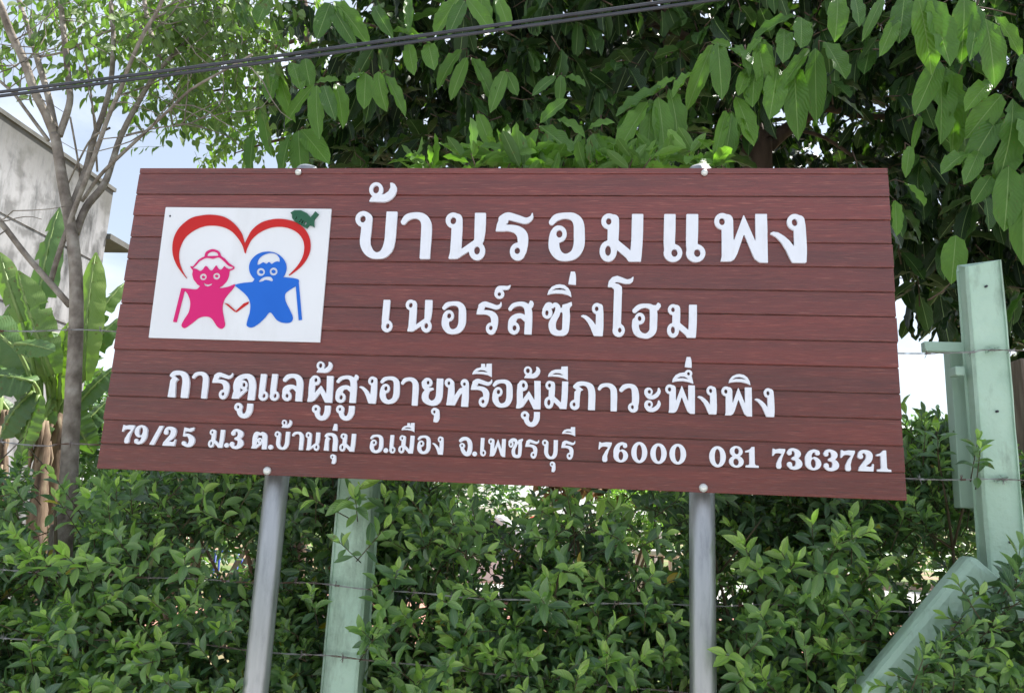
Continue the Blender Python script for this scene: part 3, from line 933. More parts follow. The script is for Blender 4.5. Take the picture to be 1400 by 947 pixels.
G['u'] = ((418, 362, 474, 453), [('E', 444, 386, 25, 24), ('S', [(455, 385, 18), (457, 415, 17), (450, 440, 15)]), ('P', [(440, 400), (473, 390), (474, 430), (463, 452), (434, 452), (437, 430)]), ('H', 440, 388, 8, 10)], -0.05)
G['uu'] = ((990, 383, 1112, 482), [('E', 1016, 411, 26, 27), ('S', [(1030, 408, 14), (1026, 440, 16), (1045, 466, 14), (1074, 463, 16), (1091, 432, 19), (1093, 387, 19)], 'b'), ('H', 1015, 411, 9, 10)], -0.02)
G['o'] = ((197, 545, 341, 873), [('P', [(197, 607), (202, 576), (222, 552), (250, 545), (275, 553), (305, 565), (325, 560), (334, 550), (341, 549), (338, 572), (322, 586), (295, 588), (262, 580), (244, 578), (234, 586), (258, 590), (276, 604), (278, 640), (235, 640), (232, 615), (218, 606)]), ('S', [(255, 620, 22), (254, 700, 22), (252, 800, 22), (254, 836, 24)]), ('E', 262, 838, 34, 35), ('H', 268, 837, 10, 14)], 0)
G['ho'] = ((328, 687, 487, 880), [('S', [(345, 733, 13), (370, 712, 13), (405, 705, 11), (436, 714, 15), (447, 740, 20), (447, 800, 20), (443, 840, 19), (420, 864, 15), (392, 867, 13), (362, 852, 18), (350, 822, 19), (351, 790, 19)]), ('E', 373, 775, 28, 31), ('P', [(432, 702), (460, 702), (470, 687), (483, 693), (487, 707), (475, 726), (455, 738)]), ('H', 372, 775, 10, 14)], 0)
G['ko'] = ((50, 127, 188, 298), [('P', [(88, 156), (104, 168), (120, 182), (106, 192), (101, 205), (97, 297), (50, 295), (60, 240), (68, 190), (80, 172), (63, 160), (70, 150)]), ('S', [(76, 158, 11), (95, 143, 14), (130, 140, 14), (158, 156, 20), (167, 195, 22), (161, 250, 23), (155, 298, 22)], 'b')], -0.129)
G['pho2'] = ((0, 197, 158, 377), [('P', [(40, 220), (62, 232), (83, 248), (66, 258), (62, 290), (60, 335), (25, 320), (27, 262), (40, 250), (18, 234)]), ('S', [(28, 228, 10), (55, 211, 14), (95, 209, 13), (126, 228, 20), (136, 265, 22), (136, 320, 22), (134, 375, 22)], 'b'), ('E', 29, 345, 31, 32), ('H', 25, 342, 9, 13)], -0.02)
G['do'] = ((455, 145, 612, 312), [('S', [(492, 270, 20), (490, 220, 22), (506, 180, 18), (545, 160, 14), (578, 172, 21), (590, 210, 22), (587, 260, 22), (580, 312, 22)], 'b'), ('E', 533, 217, 26, 30), ('P', [(468, 262), (508, 268), (548, 235), (560, 248), (520, 285), (500, 305), (457, 306)]), ('H', 536, 216, 10, 14)], -0.11)
G['to'] = ((580, 507, 683, 625), [('S', [(603, 590, 15), (606, 555, 15), (615, 530, 14), (632, 526, 9), (642, 533, 6), (653, 524, 9), (667, 538, 15), (668, 575, 15), (664, 625, 15)], 'b'), ('E', 637, 571, 17, 19), ('P', [(590, 598), (615, 598), (645, 582), (652, 590), (612, 622), (581, 622)]), ('H', 640, 570, 5, 7)], -0.10)
G['lo'] = ((778, 147, 914, 322), [('S', [(795, 187, 12), (815, 166, 14), (850, 159, 13), (880, 172, 19), (892, 205, 21), (888, 260, 21), (883, 320, 21)], 'b'), ('S', [(798, 275, 19), (805, 247, 20), (828, 230, 14), (855, 232, 13), (880, 255, 14)]), ('E', 808, 288, 30, 33), ('H', 810, 287, 10, 13)], -0.095)
G['phoo'] = ((937, 157, 1107, 328), [('E', 990, 189, 31, 32), ('S', [(970, 190, 17), (967, 240, 20), (965, 290, 20)]), ('P', [(950, 220), (986, 215), (986, 270), (1027, 220), (1066, 283), (1070, 200), (1100, 200), (1096, 328), (1052, 328), (1022, 268), (985, 315), (965, 325), (938, 326), (946, 290)]), ('S', [(1085, 159, 21), (1082, 250, 20), (1076, 328, 21)], 'ab'), ('H', 993, 187, 10, 14)], -0.085)
G['yo'] = ((358, 172, 498, 348), [('E', 398, 202, 31, 30), ('S', [(378, 205, 18), (382, 228, 18), (400, 246, 14), (430, 242, 7)]), ('S', [(400, 252, 13), (383, 280, 20), (386, 312, 21), (418, 332, 16), (450, 325, 19), (470, 292, 21), (475, 230, 21), (478, 175, 21)], 'b'), ('H', 401, 203, 9, 12)], -0.065)
G['hoo'] = ((505, 175, 662, 355), [('E', 534, 206, 28, 30), ('S', [(549, 205, 18), (548, 270, 21), (540, 325, 20)]), ('P', [(528, 285), (569, 285), (600, 240), (630, 228), (650, 235), (650, 262), (625, 262), (605, 280), (570, 347), (515, 347), (520, 325)]), ('E', 634, 206, 26, 28), ('S', [(640, 250, 20), (637, 300, 22), (632, 354, 22)], 'b'), ('S', [(656, 215, 5), (650, 245, 10)]), ('H', 533, 207, 9, 12), ('H', 632, 210, 9, 11)], -0.058)
G['wo'] = ((310, 210, 435, 391), [('S', [(325, 250, 13), (345, 230, 15), (380, 222, 13), (405, 236, 18), (413, 270, 22), (413, 320, 22), (404, 358, 22)]), ('E', 397, 360, 32, 31), ('H', 393, 357, 9, 13)], -0.03)
G['a'] = ((470, 233, 575, 388), [('E', 497, 261, 27, 27), ('S', [(482, 272, 12), (498, 292, 13), (525, 295, 13), (550, 280, 13), (563, 258, 11), (562, 240, 6)]), ('E', 497, 342, 27, 27), ('S', [(482, 353, 12), (498, 373, 13), (525, 375, 13), (550, 360, 13), (563, 338, 11), (562, 320, 6)]), ('H', 502, 261, 10, 12), ('H', 502, 342, 10, 12)], -0.01)
G['jo'] = ((597, 548, 680, 668), [('S', [(606, 573, 9), (623, 560, 11), (648, 559, 11), (665, 580, 14), (668, 615, 14), (660, 648, 15), (640, 656, 12), (622, 634, 12), (612, 608, 8)]), ('E', 618, 604, 18, 18), ('H', 617, 604, 6, 8)], -0.05)
G['dot'] = ((0, 0, 30, 30), [('E', 15, 15, 15, 15)], 0)
G['slash'] = ((220, 85, 290, 188), [('P', [(266, 86), (290, 85), (246, 188), (220, 187)])], 0)
G['7'] = ((177, 578, 263, 707), [('P', [(181, 580), (187, 580), (198, 586), (225, 580), (263, 581), (262, 595), (243, 635), (234, 668), (236, 695), (228, 706), (210, 706), (202, 695), (204, 672), (220, 640), (240, 613), (225, 608), (205, 608), (192, 615), (183, 628), (177, 626)])], 0)
G['6'] = ((273, 577, 368, 709), [('E', 320, 667, 47, 42), ('S', [(295, 665, 21), (294, 632, 20), (306, 604, 15), (328, 589, 9), (350, 595, 9)]), ('E', 347, 604, 14, 13), ('H', 321, 667, 15, 28), ('HC', [(312, 618), (322, 600), (333, 612), (326, 626), (314, 632)])], 0)
G['9'] = ((273, 577, 368, 709), [('E', 321, 619, 47, 42), ('S', [(346, 621, 21), (347, 654, 20), (335, 682, 15), (313, 697, 9), (291, 691, 9)]), ('E', 294, 682, 14, 13), ('H', 320, 619, 15, 28), ('HC', [(329, 668), (319, 686), (308, 674), (315, 660), (327, 654)])], 0)
G['0'] = ((387, 578, 490, 713), [('E', 438, 646, 51, 67), ('H', 438, 646, 18, 50)], 0)
G['8'] = ((1008, 605, 1103, 742), [('E', 1055, 640, 41, 35), ('E', 1055, 704, 47, 38), ('H', 1058, 638, 15, 20), ('H', 1053, 707, 18, 22)], 0)
G['1'] = ((1112, 610, 1197, 742), [('P', [(1112, 637), (1130, 632), (1146, 622), (1154, 611), (1172, 610), (1172, 718), (1178, 727), (1197, 729), (1197, 742), (1113, 742), (1113, 729), (1132, 727), (1138, 718), (1138, 645), (1113, 648)])], 0)
G['2'] = ((1155, 140, 1225, 230), [('S', [(1163, 168, 8), (1170, 152, 8), (1188, 147, 7), (1206, 160, 14), (1202, 182, 13), (1182, 202, 9), (1166, 218, 7)]), ('E', 1168, 168, 11, 11), ('P', [(1156, 230), (1158, 222), (1166, 212), (1180, 206), (1196, 210), (1208, 212), (1216, 207), (1219, 198), (1225, 200), (1221, 230)])], 0)
G['3'] = ((855, 133, 922, 222), [('S', [(864, 152, 8), (872, 141, 7), (888, 139, 6), (903, 155, 13), (894, 171, 8), (880, 176, 5)]), ('S', [(880, 177, 5), (898, 181, 8), (907, 199, 14), (893, 215, 8), (874, 215, 7), (863, 204, 8)]), ('E', 867, 153, 10, 10), ('E', 866, 202, 11, 11)], 0)
G['5'] = ((388, 92, 458, 198), [('P', [(404, 94), (430, 100), (456, 93), (453, 108), (436, 118), (408, 115), (403, 138), (395, 142)]), ('S', [(402, 138, 6), (422, 135, 8), (441, 156, 15), (436, 180, 13), (418, 191, 8), (400, 183, 9)]), ('E', 400, 180, 12, 12)], -0.13)

glyph_me = {}


def glyph(key):
    """mesh in unit box x 0..1 , z 0..1 (lean taken out)"""
    if key in glyph_me: return glyph_me[key]
    (xa, ya, xb, yb), ops, lean = G[key]
    ym = (ya + yb) / 2
    hh = (yb - ya)
    # deskewed width
    w0 = abs(lean) * hh * 0.5
    def mapf(u, v):
        x = u - lean * (v - ym)
        return ((x - xa - w0 * 0.5) / (xb - xa - w0), (yb - v) / hh)
    me = cut_mesh('letter', ops, (xa, ya, xb, yb), hh / 56.0, mapf, -0.008, 0.0006, 0.12, M_white)
    glyph_me[key] = me
    return me


VPX, VPY = 926.5, -4789.0
TXT = [
 # line 1
 ('bo', 485.8, 289.9, 544.1, 354.5), ('maitho', 505.1, 250.6, 543.6, 277.2), ('aa', 547.4, 291.2, 591.7, 354.8), ('no', 609, 291.9, 665.2, 356.5), ('ro', 677.4, 291.4, 729.1, 357),
 ('or', 749.3, 291.9, 799.8, 357.8), ('mo', 819.8, 293.2, 879.3, 359), ('e', 907.4, 293.7, 932.5, 359), ('e', 937.8, 293.7, 963.9, 359.2), ('pho', 975.8, 292.7, 1049, 359.6), ('ngo', 1051, 293.7, 1101.8, 360.3),
 # line 2
 ('e', 522.6, 410.5, 539, 454.6), ('no', 554.5, 410.5, 592, 454.8), ('or', 603.7, 412.8, 638.1, 457.4), ('ro', 651.3, 412.8, 686, 457.9), ('thanthakhat', 675.9, 390, 698.7, 409.2), ('so', 694.4, 411, 730.3, 457.9),
 ('sso', 740.5, 412.8, 782.3, 459.4), ('i', 748.3, 389.5, 781.8, 406.5), ('maiek', 777.2, 371.7, 787.8, 390), ('ngo', 793.4, 414.8, 825.1, 459.9), ('o', 829.9, 378, 866.1, 461.2), ('ho', 863.1, 414, 903.4, 463), ('mo', 911.7, 416.8, 952.5, 462.4),
 # line 3
 ('ko', 230.7, 507.2, 260.3, 543.9), ('aa', 262.4, 508.3, 287.1, 544.7), ('ro', 290.1, 509.4, 319.2, 546), ('do', 317.5, 511.1, 351.1, 546.9), ('uu', 320.7, 550.7, 346.9, 571.7), ('e', 355, 511.5, 369.6, 548.1), ('e', 370.4, 511.5, 384.6, 548.1),
 ('lo', 386.7, 511.5, 415.9, 549), ('phoo', 420.8, 513.6, 457.2, 550.3), ('maitho', 433.6, 494.6, 455.7, 510), ('uu', 426.8, 553.5, 452.9, 574.7), ('so', 459.4, 511.7, 491.1, 551.1), ('uu', 459.8, 553.9, 485.7, 574.9), ('ngo', 490.4, 514.7, 516.8, 551.8),
 ('or', 519.3, 514.9, 547.6, 552.4), ('aa', 548.2, 516, 573.5, 554.4), ('yo', 576.7, 516.9, 606.7, 554.6), ('u', 589.6, 557.6, 601.6, 577.1), ('hoo', 608.2, 517.5, 641.9, 556.1), ('ro', 643.6, 518.1, 673.1, 556.7), ('uue', 645.7, 497.1, 673.1, 515.4),
 ('or', 672.9, 519.2, 701.4, 557.4), ('phoo', 705.1, 520.3, 740, 559.3), ('maitho', 716.4, 501.4, 738.9, 517.5), ('uu', 712.1, 562.1, 738.3, 583.3), ('mo', 744.3, 521.1, 776.8, 559.3), ('ii', 749, 501, 776.8, 519.6),
 ('pho2', 779.5, 522.2, 813.9, 560.8), ('aa', 817.5, 523.9, 843.9, 562.1), ('wo', 846.4, 525, 873.2, 563.8), ('a', 880.7, 529.9, 903.2, 563.1), ('pho', 909, 526.1, 949.7, 565.3), ('ue', 918.2, 505.7, 947.6, 524.4), ('maiek', 935.8, 488.1, 945.2, 502.9),
 ('ngo', 952.5, 527.6, 979.3, 566.4), ('pho', 985.7, 528.9, 1027.5, 568.9), ('i', 995.3, 511.7, 1025.3, 526.5), ('ngo', 1030.3, 530.8, 1057.9, 570),
 # line 4
 ('7', 167.2, 580.6, 185.5, 606.3), ('9', 184.2, 581.1, 203.5, 608.1), ('slash', 206.6, 581.9, 224.6, 608.3), ('2', 224, 583.1, 243.6, 609.4), ('5', 249.8, 583.7, 267.8, 610.9), ('mo', 286, 587.1, 308.3, 612.2), ('dot', 307.9, 605.4, 314.3, 611.8),
 ('3', 315.4, 586.7, 335.7, 613.3), ('to', 344.3, 588.6, 366.4, 613.9), ('dot', 367.9, 607.9, 374.3, 614.4), ('bo', 376, 589.7, 397.4, 614.6), ('maitho', 386.1, 573.9, 400.4, 585), ('aa', 399.6, 589.9, 416.7, 615), ('no', 418.2, 590.8, 438.6, 616.1),
 ('ko', 443.3, 591.9, 462.4, 616.5), ('maiek', 455.7, 579.2, 462.4, 588.9), ('u', 452.1, 620.8, 460.4, 633.9), ('mo', 464.9, 592.5, 487.2, 617.4), ('or', 506, 594, 525.1, 619.3), ('dot', 525.1, 612.4, 531.5, 618.9), ('e', 533.2, 594.6, 542.2, 619.7),
 ('mo', 545.4, 595.1, 567.1, 619.9), ('uue', 549.3, 577.9, 567.5, 590.4), ('or', 570.7, 595.3, 589.6, 620.6), ('ngo', 590.6, 596.4, 607.1, 621.4), ('jo', 627.9, 597.4, 645.7, 623.1), ('dot', 646.1, 617.1, 652.6, 623.6), ('e', 656.9, 598.5, 665.4, 623.6),
 ('pho', 667.1, 599.4, 691.8, 624.2), ('cho', 695, 599, 715.4, 625.7), ('ro', 718.1, 600.6, 737.2, 626.8), ('bo', 741.5, 601.1, 763.1, 627.4), ('u', 751.8, 630.7, 759.5, 644.9), ('ro', 767.2, 602.1, 786.5, 628.1), ('ii', 768.3, 583.5, 786.7, 596.1),
 ('7', 817.9, 603.9, 836.4, 631.5), ('6', 838.5, 603.6, 858.9, 631.9), ('0', 862.9, 603.9, 885, 632.8), ('0', 888.9, 605.8, 911.4, 633.9), ('0', 915, 606.4, 937.9, 634.7), ('0', 969.2, 609.6, 992.1, 638.6), ('8', 996, 609.6, 1016.4, 639), ('1', 1018.3, 610.7, 1036.5, 639),
 ('7', 1055, 612.8, 1073.2, 640.7), ('3', 1074.8, 612.8, 1096.4, 641.4), ('6', 1099.6, 613.5, 1122.1, 642.6), ('3', 1124.7, 614.4, 1146.5, 643.3), ('7', 1148.1, 615, 1168.5, 643.9), ('2', 1171.3, 615, 1193.8, 643.9), ('1', 1197, 615.6, 1216.9, 644.6)]
for key, xa, ya, xb, yb in TXT:
    xm, ym = (xa + xb) / 2, (ya + yb) / 2
    lean = abs((xm - VPX) / (ym - VPY)) * (yb - ya) * 0.5
    if key in ('dot',): lean = 0
    xl, xr = xa + lean * 0.5, xb - lean * 0.5
    pl, pr_, pt, pb = at(xl, ym, 0), at(xr, ym, 0), at(xm, ya, 0), at(xm, yb, 0)
    nm = {'dot': 'full_stop', 'slash': 'slash'}.get(key, 'digit' if key.isdigit() else ('accent_mark' if key in ('maitho', 'maiek', 'i', 'ii', 'uue', 'ue', 'u', 'uu', 'thanthakhat') else 'letter'))
    o = bpy.data.objects.new(nm, glyph(key)); COL.objects.link(o)
    o.parent = sign
    o.location = (pl.x, 0, pb.z)
    o.scale = (pr_.x - pl.x, 1, pt.z - pb.z)

# ------------------------------------------------------------------ emblem panel
def emb(u, v):
    p = at(195 + u / 4.511, 270 + v / 4.511, 0)
    return p.x, p.z


def emb_part(name, ops, box, y0, y1, mat, parent, res=3.0, eps=0.12):
    me = cut_mesh(name, ops, box, res, emb, y0, y1, eps, mat)
    return link(name, me, parent)


panel = emb_part('emblem_panel', [('P', [(148, 64), (1168, 75), (1097, 895), (43, 866)])], (43, 64, 1168, 895), -0.006, 0.0004, M_panel, sign, 4, 0.2)
tag(panel, 'white square panel with a heart and two gingerbread-like figures holding hands')
hy0, hy1 = -0.0095, -0.0062
emb_part('heart_outline', [('C', [(335, 546), (300, 525), (255, 475), (215, 415), (193, 345), (198, 265), (232, 195), (300, 137), (370, 117), (440, 113), (515, 128), (575, 170), (618, 228), (636, 285), (646, 270), (680, 208), (735, 163), (800, 142), (870, 139), (945, 157), (1003, 198), (1035, 255), (1040, 320), (1020, 380), (975, 437), (905, 488), (960, 428), (993, 370), (1003, 310), (988, 255), (945, 212), (880, 188), (800, 190), (730, 220), (680, 262), (650, 318), (639, 350), (622, 300), (590, 250), (545, 207), (480, 182), (400, 180), (330, 205), (270, 252), (237, 320), (232, 385), (253, 455), (292, 515)])], (180, 100, 1050, 560), hy0, hy1, M_red, panel)
emb_part('heart_tip', [('P', [(510, 654), (536, 661), (582, 704), (630, 658), (662, 645), (656, 660), (585, 711), (573, 707)])], (505, 640, 668, 715), hy0, hy1, M_red, panel, 2)
emb_part('pink_grandmother_figure', [
    ('P', [(301, 428), (318, 431), (335, 410), (352, 390), (375, 375), (395, 368), (440, 366), (490, 365), (515, 382), (540, 410), (573, 432), (570, 445), (543, 456), (538, 490), (525, 520), (500, 548), (470, 563), (380, 563), (345, 540), (322, 510), (314, 480), (318, 455), (305, 438)]),
    ('S', [(397, 366, 7), (405, 345, 7), (438, 331, 7), (472, 342, 7), (483, 366, 7)]),
    ('C', [(250, 564), (300, 568), (342, 570), (378, 545), (470, 545), (485, 563), (535, 555), (576, 540), (562, 568), (530, 605), (508, 640), (499, 690), (510, 755), (514, 792), (495, 812), (468, 800), (435, 752), (400, 737), (355, 745), (310, 780), (265, 808), (248, 790), (265, 755), (292, 712), (302, 665), (298, 630), (283, 595), (262, 575)]),
    ('P', [(247, 563), (268, 572), (217, 772), (196, 770)]),
    ('HC', [(316, 440), (338, 420), (360, 395), (400, 377), (440, 382), (475, 374), (508, 398), (535, 425), (566, 436), (548, 446), (525, 440), (511, 428), (500, 443), (486, 450), (472, 440), (462, 424), (452, 434), (436, 455), (418, 448), (404, 430), (392, 430), (380, 448), (362, 458), (340, 446)]),
    ('H', 381, 494, 22, 21), ('H', 463, 490, 22, 21), ('E', 382, 495, 9, 8), ('E', 463, 489, 9, 8),
    ('HP', [(380, 528), (396, 538), (412, 541), (430, 535), (440, 529), (432, 545), (410, 554), (391, 548)])], (190, 320, 580, 820), hy0 + 0.0003, hy1, M_pink, panel, 2.4)
emb_part('blue_grandfather_figure', [
    ('E', 778, 438, 115, 99),
    ('C', [(577, 545), (630, 531), (682, 526), (705, 505), (780, 500), (850, 498), (885, 497), (965, 510), (955, 545), (910, 575), (884, 600), (888, 645), (915, 700), (932, 745), (918, 772), (880, 777), (835, 760), (793, 711), (760, 745), (720, 782), (680, 804), (650, 795), (652, 765), (668, 710), (670, 655), (650, 612), (605, 570)]),
    ('P', [(947, 512), (966, 510), (988, 757), (968, 760)]),
    ('HC', [(713, 417), (720, 388), (745, 362), (790, 347), (828, 354), (849, 378), (851, 402), (838, 399), (820, 404), (802, 415), (786, 403), (770, 414), (752, 405), (737, 412), (725, 419)]),
    ('H', 735, 464, 26, 25), ('H', 813, 461, 25, 25), ('E', 737, 464, 12, 11), ('E', 813, 461, 12, 11),
    ('HC', [(720, 524), (738, 504), (762, 493), (795, 494), (810, 512), (803, 522), (785, 516), (763, 513), (745, 522)])], (570, 330, 995, 810), hy0 + 0.0003, hy1, M_blue, panel, 2.4)
emb_part('green_fruit_stalk', [
    ('P', [(920, 103), (945, 88), (985, 88), (1022, 106), (1044, 130), (1060, 112), (1073, 94), (1093, 112), (1064, 146), (1066, 191), (1048, 181), (1035, 178), (1020, 199), (985, 178), (945, 155), (930, 135), (930, 115)]),
    ('HP', [(948, 140), (958, 127), (963, 131), (953, 144)]), ('HP', [(972, 160), (986, 141), (991, 145), (978, 165)]), ('HP', [(986, 168), (998, 148), (1003, 152), (992, 172)]),
    ('H', 1012, 168, 8, 10)], (915, 85, 1096, 202), hy0 - 0.0035, hy1, M_dkgreen, panel, 1.6)
p = at(195 + 175 / 4.511, 270 + 119 / 4.511, 0)
tube_obj('screw', [(p.x, -0.006, p.z), (p.x, -0.008, p.z)], [0.0035, 0.0025], M_cable, panel, 10)

# ================================================================== FENCE: concrete posts, brace, barbed wire
def at_z(px, py, Y): return at(px, py, Y).z


def concrete_post(px, py, Y, w, d, ztop, label, lean=0.0, chip=False):
    p = at(px, py, Y)
    root = empty('concrete_post', (p.x, Y + d / 2, 0))
    tag(root, label, 'post', 'pale green concrete fence posts')
    bm = bmesh.new()
    nz = 26
    rings = []
    ch = 0.008
    for i in range(nz + 1):
        z = -0.3 + (ztop + 0.3) * i / nz
        r = []
        for (sx, sy) in ((-1, -1), (1, -1), (1, 1), (-1, 1)):
            for (ax, ay) in (((1, 0) if sx * sy > 0 else (0, 1)), ((0, 1) if sx * sy > 0 else (1, 0))):
                # chamfered corner, slightly uneven casting
                x = sx * (w / 2 - (ch if ay == 0 and ax == 1 else 0)) ; y = sy * (d / 2 - (ch if ax == 0 and ay == 1 else 0))
                j = 0.0012
                r.append(bm.verts.new((p.x + x + random.uniform(-j, j), Y + d / 2 + y + random.uniform(-j, j), z)))
        rings.append(r)
    for a, b in zip(rings[:-1], rings[1:]):
        for k in range(8):
            bm.faces.new((a[k], a[(k + 1) % 8], b[(k + 1) % 8], b[k]))
    top = rings[-1]
    if chip:
        for k, v in enumerate(top):
            v.co.z += random.uniform(-0.006, 0.004)
        left = sorted(top, key=lambda v: v.co.x)[:3]
        for v in left: v.co.z -= 0.022
    bm.faces.new(top); bm.faces.new(rings[0][::-1])
    link('shaft', bm_mesh('shaft', bm), root, M_post)
    return root, p


post_mid, pm = concrete_post(474, 800, 0.2, 0.118, 0.12, 2.45, 'pale green concrete fence post between the two steel poles, half covered by the hedge')
ztr = at(1346, 354, 0.2).z
post_r, prt = concrete_post(1353, 450, 0.2, 0.115, 0.075, ztr, 'tall pale green concrete fence post right of the billboard, its chipped top in view', chip=True)
# dark discs standing in for the shade inside holes in the post front
for (hx, hy) in ((1349, 391), (1364, 562), (1382, 741)):
    q = at(hx, hy, 0.2)
    tube_obj('dark_hole_disc', [(q.x, 0.199, q.z), (q.x, 0.21, q.z)], 0.0038, M_cable, post_r, 10)
# painted steel batten and wire arm bolted to the post side
xa, xb = at(1308, 560, 0.3).x, at(1331, 560, 0.3).x
zt, zb = at(1308, 470, 0.3).z, at(1325, 694, 0.3).z
link('batten', bm_mesh('batten', box_bm(((xa + xb) / 2, 0.345, (zt + zb) / 2), (xb - xa, 0.05, zt - zb), 0.003)), post_r, M_poststeel)
ax, bx_ = at(1265, 473, 0.26).x, at(1320, 473, 0.26).x
az = at(1290, 473, 0.26).z
link('wire_arm', bm_mesh('wire_arm', box_bm(((ax + bx_) / 2, 0.28, az), (bx_ - ax, 0.03, 0.032), 0.003)), post_r, M_poststeel)
q = at(1322, 503, 0.19)
link('bracket', bm_mesh('bracket', box_bm((q.x, 0.26, q.z), (0.03, 0.05, 0.03), 0.004)), post_r, M_poststeel)
q = at(1352, 521, 0.2)
for (hx, hy, rr) in ((1358, 478, 0.011), (1352, 480, 0.008), (1370, 655, 0.011), (1364, 657, 0.008)):
    q = at(hx, hy, 0.2)
    A = Acc()
    for k in range(4):
        pts = [(q.x + rr * 1.6 * math.cos(t + k) * random.uniform(0.6, 1.2), 0.196 + 0.003 * math.sin(3 * t), q.z + rr * 0.8 * math.sin(t * 1.3 + k)) for t in np.linspace(0, 5, 12)]
        A.tube(pts, 0.0014, 5)
    link('wire_tie', A.mesh('wire_tie'), post_r, M_poststeel)

# leaning brace
b0, b1 = at(1184, 985, 0.13), at(1352, 782, 0.16)
bd = (b1 - b0).normalized()
bext = b0 - bd * ((b0.z + 0.2) / bd.z)
br = empty('post_brace', (bext.x, bext.y, 0))
tag(br, 'slanting pale green concrete brace leaning against the tall right fence post', 'brace')
L = (b1 - bext).length
rm = bd.to_track_quat('Y', 'Z').to_matrix()
bm = box_bm((0, 0, 0), (0.09, L, 0.115), 0.012, None)
m = Matrix.Translation((b1 + bext) / 2) @ (Matrix((bd.cross(Vector((0, -1, 0))).normalized(), bd, Vector((0, -1, 0)))).transposed()).to_4x4()
bm2 = box_bm((0, 0, 0), (0.155, L, 0.09), 0.02)
bmesh.ops.transform(bm2, matrix=m, verts=bm2.verts)
bm.free()
link('strut', bm_mesh('strut', bm2), br, M_post)

# barbed wires
def barbed(lines, Y, label, r=0.0013, seed=0):
    random.seed(seed)
    pts = [at(x, y, Y) for x, y in lines]
    root = empty('barbed_wire', (pts[0].x, Y, pts[0].z))
    tag(root, label, 'wire', 'barbed wire strands of the fence')
    C = catmull([(p.x, p.y, p.z) for p in pts], 10)
    C = np.array(C)
    seg = np.r_[0, np.cumsum(np.linalg.norm(np.diff(C, axis=0), axis=1))]
    n = int(seg[-1] / 0.012)
    s = np.linspace(0, seg[-1], n)
    P = np.stack([np.interp(s, seg, C[:, k]) for k in range(3)], 1)
    P[:, 2] += 0.004 * np.sin(s * 5 + seed) + 0.002 * np.sin(s * 17)
    A = Acc()
    for ph in (0, PI):
        Q = P.copy(); Q[:, 1] += 0.0016 * np.cos(s * 260 / 4 + ph); Q[:, 2] += 0.0016 * np.sin(s * 260 / 4 + ph)
        A.tube(Q, r, 4)
    link('twisted_strand', A.mesh('twisted_strand'), root, M_wire)
    B = Acc()
    for d in np.arange(0.05, seg[-1], 0.125):
        k = min(n - 2, int(d / seg[-1] * n))
        c = P[k]
        for q in range(5):
            a = random.uniform(0, PI)
            v = np.array([random.uniform(-0.5, 0.5), math.cos(a + q * PI / 2), math.sin(a + q * PI / 2)])
            v = v / np.linalg.norm(v) * 0.017
            B.tube([c - v * 0.2, c + v], [r * 1.2, r * 0.5], 4)
        B.tube([P[k] - (P[k + 1] - P[k]) * 0.3, P[k + 1]], r * 2.6, 6)
    o = link('barbs', B.mesh('barbs'), root, M_wire)
    tag(o, kind='stuff')


barbed([(-60, 456), (40, 453), (190, 452), (700, 468), (1265, 481), (1352, 478), (1500, 480)], 0.19, 'topmost barbed wire, level with the foot of the emblem panel', seed=1)
barbed([(-60, 600), (60, 608), (140, 607), (700, 632), (1240, 652), (1365, 656), (1500, 664)], 0.19, 'second barbed wire from the top, passing behind the lowest row of lettering', seed=2)
barbed([(-60, 775), (120, 782), (207, 789), (344, 797), (435, 798), (500, 803), (732, 821), (943, 828), (1075, 826), (1273, 838), (1400, 848), (1500, 850)], 0.19, 'third barbed wire from the top, crossing the middle of the hedge', seed=3)
barbed([(-60, 868), (100, 874), (250, 881), (393, 893), (492, 898), (752, 930), (924, 946), (1100, 960), (1500, 985)], 0.19, 'lowest barbed wire in view, crossing the bottom of the hedge', seed=4)

# overhead cables
for (ln, lab) in (([(-500, 186), (0, 126), (350, 80.5), (650, 38.5), (940, -2), (1500, -82)], 'upper of the two dark cables crossing above the billboard'),
                  ([(-500, 192), (0, 131.5), (350, 87), (650, 45.5), (960, 2.5), (1500, -73)], 'lower of the two dark cables crossing above the billboard')):
    pts = catmull([tuple(at(x, y, -0.3)) for x, y in ln], 8)
    o = tube_obj('overhead_cable', pts, 0.0049, M_cable, None, 12)
    tag(o, lab, 'cable', 'dark cables overhead')

# ================================================================== GREY SLENDER TREE (left)
random.seed(21)
T_leaf_small = [leaf_template(seg=5, droop=0.15, fold=0.2, shape=lambda t: math.sin(PI * t ** 0.85) ** 0.7)]
tree1 = empty('slender_grey_tree', (at(90, 700, 0.55).x, 0.55, 0))
tag(tree1, 'slender pale grey trunk forking into many bare limbs left of the billboard', 'tree')
trunk_px = [(62, 1250), (72, 960), (80, 830), (86, 740), (92, 693), (95, 630), (100, 535), (104, 446), (104, 380), (100, 333), (93, 289), (85, 244), (78, 200), (74, 184)]
Y1 = 0.55
def pxline(l, Y, jit=0.0):
    return [tuple(at(x, y, Y + (jit * i))) for i, (x, y) in enumerate(l)]
sc1 = (Y1 - CAM.y) / FPX
C = catmull(pxline(trunk_px, Y1), 5)
w = np.interp(np.linspace(0, 1, len(C)), [0, 0.3, 0.6, 0.8, 1.0], [15, 13, 9.5, 8.0, 7.2]) * sc1
tube_obj('trunk', C, w, M_bark, tree1, 16, 0.06)
C = catmull(pxline([(58, 1200), (66, 900), (74, 800), (78, 735), (79, 716)], Y1 + 0.05), 5)
tube_obj('stump', C, np.linspace(15, 9, len(C)) * sc1, M_bark, tree1, 12, 0.08)
